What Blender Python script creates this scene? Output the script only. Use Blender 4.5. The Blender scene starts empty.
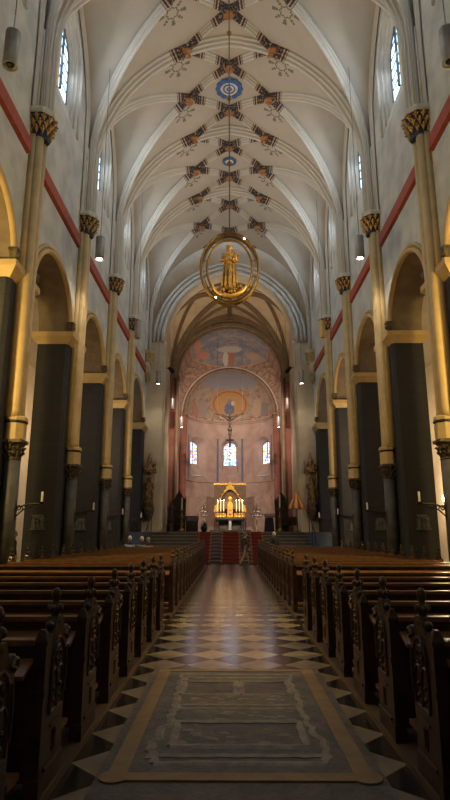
import bpy, bmesh, math, random
from mathutils import Vector, Matrix, Euler
random.seed(7)
R = math.radians
PI = math.pi
sc = bpy.context.scene
C = sc.collection
# ------------------------------------------------------------------ camera, world, exposure
EYE = 1.6
cd = bpy.data.cameras.new('camera'); cam = bpy.data.objects.new('camera', cd); C.objects.link(cam)
cam.location = (0, 0, EYE)
cam.rotation_euler = (R(90 + 13.2), 0, R(0.51))
cd.sensor_fit = 'VERTICAL'; cd.sensor_height = 36; cd.lens = 36 * 560 / 800; cd.clip_end = 300
sc.camera = cam
w = bpy.data.worlds.new('world'); sc.world = w; w.use_nodes = True
w.node_tree.nodes['Background'].inputs[0].default_value = (0.55, 0.7, 0.95, 1)
w.node_tree.nodes['Background'].inputs[1].default_value = 0.6
sc.view_settings.view_transform = 'Standard'; sc.view_settings.look = 'None'
sc.view_settings.gamma = 1; sc.view_settings.use_curve_mapping = False
sc.view_settings.exposure = 1.12
WIN = 2.4          # daylight through the clerestory glass
STAIN = 1.1        # stained glass of the apse
PEND = 60          # watts of a lit pendant
AISLE = 22         # watts of an added aisle lantern
CHOIR = 620        # watts of a choir floodlight

def lamp(kind, name, loc, energy, color, rot=None, parent=None, **kw):
    l = bpy.data.lights.new(name, kind); l.energy = energy; l.color = color
    for k, v in kw.items(): setattr(l, k, v)
    o = bpy.data.objects.new(name, l); C.objects.link(o); o.location = loc
    if rot: o.rotation_euler = rot
    o.parent = parent
    return o

def aim(loc, tgt):
    return (Vector(tgt) - Vector(loc)).to_track_quat('-Z', 'Y').to_euler()

# floodlights of the choir (real fittings: the boxes are built further down at the same places)
FLOODS = [((-4.1, 37.6, 12.6), (1.5, 50, 8)), ((4.1, 37.6, 12.6), (-1.5, 50, 8))]
for a, b in FLOODS:
    lamp('SPOT', 'floodlight_beam', Vector(a) + (Vector(b) - Vector(a)).normalized() * .45, CHOIR * 3, (1.0, .76, .60), aim(a, b), spot_size=R(75), spot_blend=.8, shadow_soft_size=.15)
lamp('SPOT', 'altar_beam', (0, 44.2, 8.3), 1500, (1.0, .74, .40), aim((0, 44.2, 8.3), (0, 50.6, 3.2)), spot_size=R(24), spot_blend=.6, shadow_soft_size=.08)
# warm uplighters beside the capitals, aimed at the vault (unseen, no fittings built)
UPL = [(s, y) for s in (-1, 1) for y in (13.6, 18.8, 23.95, 29.0)]
for s, y in UPL:
    lamp('SPOT', 'uplight_beam', (s * 5.0, y + .55, 13.3), 165, (1.0, .77, .53), aim((s * 5.0, y + .55, 13.3), (-s * .6, y + 1.6, 21)), spot_size=R(120), spot_blend=.9, shadow_soft_size=.25)
# daylight entering through each clerestory window
for s in (-1, 1):
    for y in (11.0, 16.2, 21.4, 26.5, 32.1):
        lamp('AREA', 'window_daylight', (s * 5.42, y, 18.3), 34, (.80, .90, 1.0), aim((s * 5.42, y, 18.3), (-s * 3, y, 12.5)), shape='RECTANGLE', size=.9, size_y=2.2)
# warm fill spots added to brighten the crossing and choir vaults, no fittings
for s in (-1, 1):
    lamp('SPOT', 'crossing_fill', (s * 4.5, 37.4, 13.6), 300, (1.0, .80, .55), aim((s * 4.5, 37.4, 13.6), (-s * .5, 42, 20)), spot_size=R(120), spot_blend=.9, shadow_soft_size=.2)
    lamp('SPOT', 'choir_fill', (s * 3.9, 44.6, 12.2), 300, (1.0, .80, .62), aim((s * 3.9, 44.6, 12.2), (0, 50.5, 15.5)), spot_size=R(100), spot_blend=.9, shadow_soft_size=.2)
# added fill light behind the camera, no window in the west wall
lamp('AREA', 'west_fill_light', (0, -3.7, 13.5), 55, (1, .93, .85), (R(105), 0, 0), shape='RECTANGLE', size=5, size_y=8)
lamp('SPOT', 'statue_beam', (2.6, 11.0, 9.0), 170, (1.0, .74, .42), aim((2.6, 11.0, 9.0), (0, 14, 8.4)), spot_size=R(32), spot_blend=.5, shadow_soft_size=.05)

# ------------------------------------------------------------------ materials
MATS = {}
def nt(name):
    m = bpy.data.materials.new(name); m.use_nodes = True
    return m, m.node_tree, m.node_tree.nodes['Principled BSDF']
def N(t, typ, **kw):
    n = t.nodes.new(typ)
    for k, v in kw.items(): setattr(n, k, v)
    return n
def L(t, a, b): t.links.new(a, b)
def mth(t, op, a, b=None, c=None, clamp=False):
    n = N(t, 'ShaderNodeMath', operation=op); n.use_clamp = clamp
    for i, v in enumerate((a, b, c)):
        if v is None: continue
        if isinstance(v, (int, float)): n.inputs[i].default_value = v
        else: L(t, v, n.inputs[i])
    return n.outputs[0]
def mix(t, f, a, b):
    n = N(t, 'ShaderNodeMix', data_type='RGBA')
    for s, v in ((0, f), (6, a), (7, b)):
        if isinstance(v, (int, float)): n.inputs[s].default_value = v
        elif isinstance(v, tuple): n.inputs[s].default_value = (*v, 1) if len(v) == 3 else v
        else: L(t, v, n.inputs[s])
    return n.outputs[2]
def coords(t):
    n = N(t, 'ShaderNodeTexCoord'); return n.outputs['Object']
def noise(t, vec, scale, detail=3, rough=.55):
    n = N(t, 'ShaderNodeTexNoise'); n.inputs['Scale'].default_value = scale
    n.inputs['Detail'].default_value = detail; n.inputs['Roughness'].default_value = rough
    L(t, vec, n.inputs['Vector']); return n.outputs['Fac']
def smooth(t, v, a, b):
    n = N(t, 'ShaderNodeMapRange', interpolation_type='SMOOTHSTEP')
    L(t, v, n.inputs[0]); n.inputs[1].default_value = a; n.inputs[2].default_value = b
    return n.outputs[0]
def bump(t, p, h, s, d=.02):
    b = N(t, 'ShaderNodeBump'); b.inputs['Strength'].default_value = s; b.inputs['Distance'].default_value = d
    L(t, h, b.inputs['Height']); L(t, b.outputs[0], p.inputs['Normal'])
def mat(name, col, rough=.7, metal=0, col2=None, scale=3, bmp=.0, emis=None, es=0):
    if name in MATS: return MATS[name]
    m, t, p = nt(name)
    p.inputs['Roughness'].default_value = rough; p.inputs['Metallic'].default_value = metal
    c = coords(t); n = noise(t, c, scale)
    col2 = col2 or tuple(x * .72 for x in col)
    L(t, mix(t, smooth(t, n, .3, .7), col, col2), p.inputs['Base Color'])
    if bmp: bump(t, p, noise(t, c, scale * 4), bmp)
    if emis:
        p.inputs['Emission Color'].default_value = (*emis, 1); p.inputs['Emission Strength'].default_value = es
    MATS[name] = m; return m

PLASTER = mat('plaster', (.54, .54, .50), .9, col2=(.40, .405, .39), scale=1.3, bmp=.25)
WHITE_STONE = mat('white_stone', (.56, .545, .50), .85, col2=(.46, .45, .42), scale=2, bmp=.1)
CREAM = mat('cream_plaster', (.52, .44, .32), .85, col2=(.45, .37, .26), scale=1.5, bmp=.1)
OCHRE = mat('ochre_paint', (.50, .36, .165), .6, col2=(.42, .30, .13), scale=2.5, bmp=.05)
GOLDSTONE = mat('ochre_stone', (.50, .36, .17), .75, col2=(.42, .30, .14), scale=2.5, bmp=.15)
BASALT = mat('dark_stone', (.055, .055, .062), .75, col2=(.040, .040, .046), scale=2, bmp=.2)
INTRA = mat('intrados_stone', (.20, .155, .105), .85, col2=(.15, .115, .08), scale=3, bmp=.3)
GREYSTONE = mat('grey_stone', (.070, .067, .064), .6, col2=(.040, .038, .037), scale=4, bmp=.2)
DARKCARVE = mat('dark_carved_stone', (.025, .021, .018), .6, col2=(.12, .085, .035), scale=9, bmp=.3)
NAVY = mat('navy_paint', (.03, .04, .075), .6)
BLUE = mat('blue_paint', (.05, .12, .32), .6)
PALE = mat('pale_paint', (.6, .58, .55), .7)
GILT = mat('gilding', (.66, .42, .13), .42, metal=.6, col2=(.30, .18, .06), scale=12)
BRIGHTGOLD = mat('bright_gold', (.95, .62, .14), .35, metal=.55, col2=(.85, .5, .1), scale=9)
OLDGOLD = mat('old_gold', (.30, .19, .06), .42, metal=.7, col2=(.18, .11, .035), scale=8)
BRASS = mat('brass_strip', (.27, .165, .06), .5, metal=.2, col2=(.20, .12, .045), scale=6)
BAND = mat('red_sandstone', (.36, .062, .026), .7, col2=(.27, .045, .02), scale=5, bmp=.1)
REDWALL = mat('red_paint', (.24, .085, .06), .8, col2=(.19, .07, .05), scale=2)
PINK = mat('pink_plaster', (.46, .34, .29), .85, col2=(.36, .26, .22), scale=1.2, bmp=.1)
BROWNRIB = mat('brown_rib_stone', (.20, .13, .075), .8, col2=(.15, .10, .06), scale=2)
BOSS = mat('boss_gilt', (.42, .20, .07), .5, metal=.3, col2=(.25, .10, .04), scale=14, bmp=.4)
METAL = mat('lamp_metal', (.34, .33, .31), .45, metal=.5)
LAMPWARMLIT = mat('lamp_metal_warm_lit', (.62, .45, .16), .5, metal=.3)  # yellow tone stands in for warm light falling on one grey lamp
IRON = mat('black_iron', (.02, .02, .02), .5, metal=.6)
WIRE = mat('wire', (.10, .09, .08), .6)
WOOD = mat('dark_oak', (.058, .026, .012), .38, col2=(.020, .010, .005), scale=6, bmp=.15)
WOODTOP = mat('lighter_oak', (.20, .095, .036), .36, col2=(.12, .058, .024), scale=7)  # lighter brown than the bench ends and backs
FLOORWOOD = mat('brown_floor', (.13, .085, .05), .5, col2=(.09, .058, .035), scale=3)
STEPSTONE = mat('step_stone', (.055, .049, .045), .55, col2=(.035, .032, .030), scale=4)
NOSING = mat('step_nosing', (.22, .19, .16), .5)
CARPET = mat('red_carpet', (.16, .016, .010), .95, col2=(.11, .011, .008), scale=20)
CARPETEDGE = mat('carpet_border', (.32, .12, .055), .95)
WAX = mat('wax', (.85, .78, .62), .5)
SKIN = mat('skin', (.55, .33, .24), .6)
HAIRW = mat('white_hair', (.65, .62, .58), .8)
HAIRB = mat('brown_hair', (.22, .12, .06), .8)
COATD = mat('dark_cloth', (.035, .03, .032), .9)
COATB = mat('brown_cloth', (.07, .045, .032), .9)
TROUS = mat('tan_cloth', (.30, .22, .16), .9)
BLUEC = mat('pale_blue_cloth', (.32, .36, .45), .9)
SHOE = mat('shoe_leather', (.02, .018, .016), .5)
LEAF = mat('leaf', (.07, .12, .04), .6)
FLOWER = mat('flower_petals', (.6, .52, .38), .7)
POT = mat('pot_glaze', (.03, .035, .045), .3)
MARBLE = mat('altar_stone', (.085, .075, .065), .4, col2=(.05, .045, .04), scale=5)
SILKR = mat('red_silk', (.50, .04, .025), .6)
SILKY = mat('yellow_silk', (.78, .50, .10), .6)
SILVER = mat('silvered_metal', (.42, .36, .30), .35, metal=.7)
BULB = mat('lit_bulb', (1, .95, .85), .4, emis=(1, .86, .66), es=22)
FLAME = mat('flame', (1, .7, .3), .4, emis=(1, .62, .25), es=40)
CANDLEGLOW = mat('lit_candle', (.95, .85, .6), .4, emis=(1, .70, .34), es=.3)
LEAD = mat('window_lead', (.10, .11, .12), .6)

def day_glass():
    m, t, p = nt('daylight_glass')
    c = coords(t); s = N(t, 'ShaderNodeSeparateXYZ'); L(t, c, s.inputs[0])
    n = noise(t, c, 1.6, 2)
    p.inputs['Base Color'].default_value = (.3, .35, .4, 1); p.inputs['Roughness'].default_value = .2
    L(t, mix(t, n, (.30, .52, .74), (.42, .64, .80)), p.inputs['Emission Color'])
    p.inputs['Emission Strength'].default_value = WIN
    return m
DAY = day_glass()
def stain_glass():
    m, t, p = nt('stained_glass')
    c = coords(t)
    v = N(t, 'ShaderNodeTexVoronoi'); v.inputs['Scale'].default_value = 5.5; L(t, c, v.inputs['Vector'])
    s = N(t, 'ShaderNodeSeparateColor'); L(t, v.outputs['Color'], s.inputs[0])
    r = N(t, 'ShaderNodeValToRGB'); L(t, s.outputs[0], r.inputs[0])
    cr = r.color_ramp; cr.interpolation = 'CONSTANT'
    cols = [(0, (.15, .32, .8)), (.2, (.75, .9, 1)), (.45, (.35, .6, 1)), (.62, (.8, .12, .06)), (.74, (1, .95, .85)), (.9, (.75, .5, .12))]
    cr.elements[0].color = (*cols[0][1], 1)
    cr.elements[1].position = .2; cr.elements[1].color = (*cols[1][1], 1)
    for q, cc in cols[2:]:
        e = cr.elements.new(q); e.color = (*cc, 1)
    p.inputs['Base Color'].default_value = (.1, .1, .1, 1)
    L(t, r.outputs[0], p.inputs['Emission Color']); p.inputs['Emission Strength'].default_value = STAIN
    return m
STAINED = stain_glass()

def checker_floor():
    m, t, p = nt('checker_marble')
    c = coords(t); s = N(t, 'ShaderNodeSeparateXYZ'); L(t, c, s.inputs[0])
    u = mth(t, 'MULTIPLY', mth(t, 'SUBTRACT', s.outputs[0], .06), 1 / .6)
    v = mth(t, 'MULTIPLY', mth(t, 'SUBTRACT', s.outputs[1], 4.15), 1 / .6)
    a = mth(t, 'ADD', mth(t, 'ADD', u, v), .5); b = mth(t, 'ADD', mth(t, 'SUBTRACT', u, v), .5)
    pa = mth(t, 'FLOORED_MODULO', mth(t, 'FLOOR', a), 2); pb = mth(t, 'FLOORED_MODULO', mth(t, 'FLOOR', b), 2)
    # a black tile wherever both indices have the same parity of the lattice centred at the origin
    x = mth(t, 'ABSOLUTE', mth(t, 'SUBTRACT', pa, pb))
    fa = mth(t, 'ABSOLUTE', mth(t, 'SUBTRACT', mth(t, 'FRACT', a), .5)); fb = mth(t, 'ABSOLUTE', mth(t, 'SUBTRACT', mth(t, 'FRACT', b), .5))
    joint = mth(t, 'GREATER_THAN', mth(t, 'MAXIMUM', fa, fb), .488)
    n = noise(t, c, 2.2, 5); n2 = noise(t, c, 11, 4)
    light = mix(t, smooth(t, n, .3, .7), (.33, .27, .20), (.24, .19, .14))
    dark = mix(t, smooth(t, n2, .3, .7), (.020, .018, .018), (.040, .034, .030))
    col = mix(t, x, light, dark)
    L(t, mix(t, joint, col, (.08, .065, .05)), p.inputs['Base Color'])
    L(t, mth(t, 'MULTIPLY_ADD', n2, .10, .13), p.inputs['Roughness'])
    bump(t, p, n, .12, .01)
    return m
CHECK = checker_floor()
# the floor's checker: with a=floor(u+v+.5), b=floor(u-v+.5) the tile at (0,0) has a=b=0 -> x=0; flip light/dark there
def fix_check():
    t = CHECK.node_tree
    for n in t.nodes:
        pass
def tomb_mat():
    m, t, p = nt('tomb_stone'); c = coords(t)
    n = noise(t, c, 5, 6, .7); n2 = noise(t, c, 26, 4, .7)
    L(t, mix(t, smooth(t, n, .35, .65), (.13, .108, .08), (.065, .055, .042)), p.inputs['Base Color'])
    p.inputs['Roughness'].default_value = .5
    bump(t, p, mth(t, 'ADD', n, mth(t, 'MULTIPLY', n2, .5)), .8, .03)
    return m
TOMB = tomb_mat()
RELIEF = mat('tomb_relief', (.27, .23, .17), .55, col2=(.17, .14, .10), scale=9, bmp=.5)

def rib_mat(name, base, base2):
    m, t, p = nt(name)
    uv = N(t, 'ShaderNodeUVMap'); s = N(t, 'ShaderNodeSeparateXYZ'); L(t, uv.outputs[0], s.inputs[0])
    u = s.outputs[0]; c = coords(t); n = noise(t, c, 2)
    stone = mix(t, n, base, base2)
    n2 = noise(t, c, 16, 2)
    navy = mix(t, smooth(t, n2, .54, .6), (.025, .03, .055), (.35, .22, .09))
    k = mth(t, 'LESS_THAN', mth(t, 'FRACT', mth(t, 'MULTIPLY', u, 7)), .42)
    stripe = mix(t, k, (.06, .03, .03), (.42, .33, .24))
    painted = mix(t, mth(t, 'GREATER_THAN', u, .50), navy, stripe)
    L(t, mix(t, mth(t, 'LESS_THAN', u, .80), stone, painted), p.inputs['Base Color'])
    p.inputs['Roughness'].default_value = .8
    return m
RIB = rib_mat('rib_stone', (.52, .49, .43), (.44, .41, .36))

PY = [-2.0, 3.2, 8.4, 13.6, 18.8, 23.95, 29.0, 35.2]
def web_mat():
    m, t, p = nt('vault_web')
    c = coords(t); s = N(t, 'ShaderNodeSeparateXYZ'); L(t, c, s.inputs[0])
    n = noise(t, c, 1.2, 4)
    base = mix(t, n, (.43, .385, .32), (.34, .305, .26))
    AXX = mth(t, 'ABSOLUTE', s.outputs[0])
    total = None; dots = None
    cen = [(2.12, (PY[k] + PY[k + 1]) / 2 + .86) for k in range(2, len(PY) - 1)] + [(2.15, PY[k] + .72) for k in range(3, len(PY) - 1)]
    for xc, yc in cen:
        ax = mth(t, 'SUBTRACT', AXX, xc)
        dy = mth(t, 'SUBTRACT', s.outputs[1], yc)
        r = mth(t, 'SQRT', mth(t, 'ADD', mth(t, 'MULTIPLY', ax, ax), mth(t, 'MULTIPLY', dy, dy)))
        an = mth(t, 'ARCTAN2', dy, ax)
        c8 = mth(t, 'COSINE', mth(t, 'MULTIPLY', an, 8)); c4 = mth(t, 'COSINE', mth(t, 'MULTIPLY', an, 4))
        ring = mth(t, 'LESS_THAN', mth(t, 'ABSOLUTE', mth(t, 'SUBTRACT', r, mth(t, 'MULTIPLY_ADD', c8, .025, .21))), .028)
        leaf = mth(t, 'MULTIPLY', mth(t, 'GREATER_THAN', c8, .3), mth(t, 'LESS_THAN', mth(t, 'ABSOLUTE', mth(t, 'SUBTRACT', r, .34)), .045))
        leaf2 = mth(t, 'MULTIPLY', mth(t, 'GREATER_THAN', c4, .80), mth(t, 'LESS_THAN', mth(t, 'ABSOLUTE', mth(t, 'SUBTRACT', r, .45)), .06))
        d_ = mth(t, 'MULTIPLY', mth(t, 'LESS_THAN', c4, -.93), mth(t, 'LESS_THAN', mth(t, 'ABSOLUTE', mth(t, 'SUBTRACT', r, .45)), .045))
        f = mth(t, 'MAXIMUM', mth(t, 'MAXIMUM', ring, leaf), leaf2)
        total = f if total is None else mth(t, 'MAXIMUM', total, f)
        dots = d_ if dots is None else mth(t, 'MAXIMUM', dots, d_)
    base = mix(t, mth(t, 'MULTIPLY', dots, .85), base, (.20, .05, .03))
    L(t, mix(t, mth(t, 'MULTIPLY', total, .8), base, (.08, .075, .035)), p.inputs['Base Color'])
    p.inputs['Roughness'].default_value = .9
    bump(t, p, noise(t, c, 5), .15)
    return m
WEB = web_mat()
CWEB = mat('crossing_web', (.52, .40, .27), .9, col2=(.44, .33, .22), scale=1.4)
AWEB = mat('aisle_web', (.40, .33, .22), .9, col2=(.34, .28, .18), scale=1.4)

def fresco(kind):
    m, t, p = nt('fresco_' + kind)
    c = coords(t); s = N(t, 'ShaderNodeSeparateXYZ'); L(t, c, s.inputs[0])
    X, Y, Z = s.outputs
    n = noise(t, c, 1.6, 4, .6); n2 = noise(t, c, 4.2, 4, .6)
    tan = mix(t, smooth(t, n2, .4, .62), (.33, .22, .16), (.20, .12, .09))
    def ell(cx, cz, rx, rz, soft=.06, wob=.25):
        dx = mth(t, 'MULTIPLY', mth(t, 'SUBTRACT', X, cx), 1 / rx); dz = mth(t, 'MULTIPLY', mth(t, 'SUBTRACT', Z, cz), 1 / rz)
        r = mth(t, 'SQRT', mth(t, 'ADD', mth(t, 'MULTIPLY', dx, dx), mth(t, 'MULTIPLY', dz, dz)))
        r = mth(t, 'ADD', r, mth(t, 'MULTIPLY', mth(t, 'SUBTRACT', n2, .5), wob))
        return mth(t, 'SUBTRACT', 1, smooth(t, r, 1 - soft, 1 + soft)), r
    if kind == 'arch':
        zl = mth(t, 'MULTIPLY_ADD', mth(t, 'MULTIPLY', X, X), .055, 16.45)
        up = mth(t, 'GREATER_THAN', mth(t, 'ADD', Z, mth(t, 'MULTIPLY', n2, .05)), zl)
        blue = mix(t, smooth(t, n, .42, .6), (.16, .175, .23), (.30, .24, .21))
        col = mix(t, up, tan, blue)
        edge = mth(t, 'LESS_THAN', mth(t, 'ABSOLUTE', mth(t, 'SUBTRACT', Z, zl)), .09)
        col = mix(t, edge, col, (.40, .22, .12))
        for cx, cz, rx, rz, cc in ((.15, 17.35, .32, .8, (.33, .14, .09)), (-.4, 17.3, .26, .75, (.50, .42, .35)), (.0, 18.2, 1.2, .32, (.42, .36, .34)), (-2.6, 17.6, .7, .3, (.42, .20, .12)), (2.2, 17.5, .6, .35, (.38, .26, .2))):
            f, r = ell(cx, cz, rx, rz, .15, .9); col = mix(t, f, col, cc)
        # painted tracery scrolls in the spandrels
        wv = mth(t, 'SINE', mth(t, 'MULTIPLY', mth(t, 'SQRT', mth(t, 'ADD', mth(t, 'POWER', mth(t, 'SUBTRACT', mth(t, 'ABSOLUTE', X), 3.6), 2), mth(t, 'POWER', mth(t, 'SUBTRACT', Z, 15.2), 2))), 11))
        col = mix(t, mth(t, 'MULTIPLY', mth(t, 'MULTIPLY', mth(t, 'GREATER_THAN', wv, .6), mth(t, 'SUBTRACT', 1, up)), .6), col, (.16, .08, .05))
    else:
        col = mix(t, smooth(t, n, .42, .6), tan, (.31, .25, .20))
        up = smooth(t, Z, 14.9, 15.3); col = mix(t, up, col, mix(t, n2, (.19, .20, .26), (.27, .25, .25)))
        f, r = ell(0, 13.75, 1.85, 1.35, .04, .12); col = mix(t, f, col, mix(t, n2, (.46, .26, .09), (.28, .16, .08)))
        rr = mth(t, 'LESS_THAN', mth(t, 'ABSOLUTE', mth(t, 'SUBTRACT', r, .86)), .05); col = mix(t, rr, col, (.30, .12, .05))
        for cx, cz, rx, rz, cc in ((-.05, 13.35, .48, .62, (.10, .12, .22)), (0, 14.05, .22, .26, (.17, .17, .24)), (.3, 13.9, .18, .2, (.50, .36, .24)), (0, 12.6, 1.1, .24, (.46, .38, .28)),
                (-2.6, 13.2, .4, .9, (.26, .21, .19)), (2.6, 13.2, .4, .9, (.36, .27, .20)), (-3.3, 12.8, .3, .8, (.30, .17, .12)), (3.3, 12.8, .3, .8, (.20, .18, .18))):
            f, r = ell(cx, cz, rx, rz, .12, .5); col = mix(t, f, col, cc)
        low = mth(t, 'LESS_THAN', mth(t, 'ABSOLUTE', mth(t, 'SUBTRACT', Z, 12.22)), .13)
        dash = mth(t, 'GREATER_THAN', noise(t, c, 7, 1), .48)
        col = mix(t, low, col, mix(t, dash, (.14, .06, .05), (.45, .30, .2)))
    L(t, col, p.inputs['Base Color']); p.inputs['Roughness'].default_value = .85
    return m
FR_ARCH = fresco('arch'); FR_APSE = fresco('apse')

def ashlar(name, base, base2, joint, w=.6, h=.32, bm=.3):
    m, t, p = nt(name); c = coords(t)
    b = N(t, 'ShaderNodeTexBrick'); mp = N(t, 'ShaderNodeMapping')
    s = N(t, 'ShaderNodeSeparateXYZ'); L(t, c, s.inputs[0]); q = N(t, 'ShaderNodeCombineXYZ')
    L(t, mth(t, 'ADD', s.outputs[0], s.outputs[1]), q.inputs[0]); L(t, s.outputs[2], q.inputs[1])
    L(t, q.outputs[0], b.inputs['Vector'])
    b.inputs['Scale'].default_value = 1; b.inputs['Brick Width'].default_value = w; b.inputs['Row Height'].default_value = h
    b.inputs['Mortar Size'].default_value = .012
    b.inputs['Color1'].default_value = (*base, 1); b.inputs['Color2'].default_value = (*base2, 1); b.inputs['Mortar'].default_value = (*joint, 1)
    n = noise(t, c, 7, 4)
    L(t, mix(t, mth(t, 'MULTIPLY', n, .5), b.outputs['Color'], tuple(x * .6 for x in base)), p.inputs['Base Color'])
    p.inputs['Roughness'].default_value = .8
    bump(t, p, n, bm)
    return m
PIERSTONE = ashlar('pier_ashlar', (.022, .023, .029), (.016, .017, .022), (.012, .012, .015))

# ------------------------------------------------------------------ mesh helpers
class MB:
    def __init__(s): s.v = []; s.f = []; s.u = {}
    def add(s, vs, fs):
        o = len(s.v); s.v += [tuple(x) for x in vs]; s.f += [tuple(i + o for i in f) for f in fs]; return s
    def box(s, x0, x1, y0, y1, z0, z1):
        vs = [(x, y, z) for z in (z0, z1) for y in (y0, y1) for x in (x0, x1)]
        return s.add(vs, [(0, 2, 3, 1), (4, 5, 7, 6), (0, 1, 5, 4), (2, 6, 7, 3), (0, 4, 6, 2), (1, 3, 7, 5)])
    def frus(s, cx, cy, z0, z1, ax, ay, bx, by):   # tapered box
        vs = [(cx - ax, cy - ay, z0), (cx + ax, cy - ay, z0), (cx + ax, cy + ay, z0), (cx - ax, cy + ay, z0),
              (cx - bx, cy - by, z1), (cx + bx, cy - by, z1), (cx + bx, cy + by, z1), (cx - bx, cy + by, z1)]
        return s.add(vs, [(3, 2, 1, 0), (4, 5, 6, 7), (0, 1, 5, 4), (1, 2, 6, 5), (2, 3, 7, 6), (3, 0, 4, 7)])
    def lathe(s, cx, cy, prof, n=16, sx=1, sy=1, fold=0, fn=8, ph=0):
        vs = []
        for r, z in prof:
            for k in range(n):
                a = 2 * PI * k / n + ph; q = r * (1 + fold * math.sin(fn * a + z * 1.3))
                vs.append((cx + q * math.cos(a) * sx, cy + q * math.sin(a) * sy, z))
        fs = []
        for i in range(len(prof) - 1):
            for k in range(n):
                a = i * n + k; b = i * n + (k + 1) % n
                fs.append((a, b, b + n, a + n))
        fs.append(tuple(reversed(range(n)))); fs.append(tuple(range((len(prof) - 1) * n, len(prof) * n)))
        return s.add(vs, fs)
    def cone(s, p0, p1, r0, r1, n=10):
        return s.tube([p0, p1], [r0, r1], n)
    def tube(s, pts, r, n=8, flat=1.0, closed=False):
        pts = [Vector(p) for p in pts]; m = len(pts)
        rs = r if isinstance(r, (list, tuple)) else [r] * m
        up = Vector((0, 0, 1)); vs = []
        prev = None
        for i, p in enumerate(pts):
            if closed: t = pts[(i + 1) % m] - pts[i - 1]
            else: t = pts[min(i + 1, m - 1)] - pts[max(i - 1, 0)]
            t = t.normalized() if t.length > 1e-9 else Vector((0, 0, 1))
            if prev is None: a = t.cross(up if abs(t.z) < .9 else Vector((1, 0, 0))).normalized()
            else: a = (prev - t * prev.dot(t)).normalized()
            prev = a; b = t.cross(a)
            for k in range(n):
                q = 2 * PI * k / n; vs.append(p + (a * math.cos(q) + b * math.sin(q) * flat) * rs[i])
        fs = []
        for i in range(m if closed else m - 1):
            j = (i + 1) % m
            for k in range(n): fs.append((i * n + k, i * n + (k + 1) % n, j * n + (k + 1) % n, j * n + k))
        if not closed: fs += [tuple(reversed(range(n))), tuple(range((m - 1) * n, m * n))]
        return s.add(vs, fs)
    def ball(s, c, r, n=10, m=7, sx=1, sy=1, sz=1):
        prof = [(max(r * math.sin(PI * i / m), .0008), c[2] - r * sz * math.cos(PI * i / m)) for i in range(m + 1)]
        return s.lathe(c[0], c[1], prof, n, sx, sy)
    def prism(s, pts, axis, a, b):       # 2-D outline extruded between a and b on an axis
        def P(p, d): return {'x': (d, p[0], p[1]), 'y': (p[0], d, p[1]), 'z': (p[0], p[1], d)}[axis]
        n = len(pts)
        return s.add([P(p, a) for p in pts] + [P(p, b) for p in pts],
                     [tuple(range(n))[::-1], tuple(range(n, 2 * n))] + [(i, (i + 1) % n, (i + 1) % n + n, i + n) for i in range(n)])
    def build(s, name, m, parent=None, smooth=False, loc=None, norm=True):
        me = bpy.data.meshes.new(name); me.from_pydata(s.v, [], s.f); me.update()
        if norm:
            bm = bmesh.new(); bm.from_mesh(me); bmesh.ops.recalc_face_normals(bm, faces=bm.faces); bm.to_mesh(me); bm.free()
        if smooth: me.polygons.foreach_set('use_smooth', [True] * len(me.polygons))
        if m: me.materials.append(m)
        o = bpy.data.objects.new(name, me); C.objects.link(o); o.parent = parent
        if loc: o.location = loc
        return o
def tag(o, label, cat, group=None, kind=None):
    o['label'] = label; o['category'] = cat
    if group: o['group'] = group
    if kind: o['kind'] = kind
    return o
def thing(name, label, cat, loc=(0, 0, 0), rz=0, group=None):
    o = bpy.data.objects.new(name, None); C.objects.link(o); o.location = loc; o.rotation_euler = (0, 0, rz)
    o.empty_display_size = .2
    return tag(o, label, cat, group)
def struct(o, label=None, cat=None):
    o['kind'] = 'structure'
    if label: o['label'] = label
    if cat: o['category'] = cat
    return o
def copy_tree(o, parent=None):
    c = o.copy(); C.objects.link(c); c.parent = parent
    for ch in list(o.children): copy_tree(ch, c)
    return c
def bevel(o, w=.01, seg=2):
    m = o.modifiers.new('bevel', 'BEVEL'); m.width = w; m.segments = seg; m.limit_method = 'ANGLE'; return o

# ------------------------------------------------------------------ walls with openings
def prof(u, rise, kind):
    u = min(max(u, 0), 1)
    if kind == 'round': return math.sqrt(max(0, 1 - u * u)) * rise
    c = (rise * rise - 1) / 2
    return math.sqrt(max(0, (1 + c) ** 2 - (u + c) ** 2))
class Op:
    def __init__(s, c, hw, zb, zs, rise=1, kind='round'): s.c, s.hw, s.zb, s.zs, s.rise, s.kind = c, hw, zb, zs, rise, kind
    def top(s, x): return s.zs + s.hw * prof(abs(x - s.c) / s.hw, s.rise, s.kind) if s.kind == 'pointed' else s.zs + s.hw * prof(abs(x - s.c) / s.hw, s.rise, 'round')
    def samples(s, n=18): return [s.c - s.hw * math.cos(PI * i / n) for i in range(n + 1)]
    def loop(s, k=1.0, dzb=0, n=18):
        pts = [(s.c - s.hw * k, s.zb + dzb)]
        for x in s.samples(n): pts.append((s.c + (x - s.c) * k, s.zs + (s.top(x) - s.zs) * k))
        pts.append((s.c + s.hw * k, s.zb + dzb)); return pts
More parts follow.
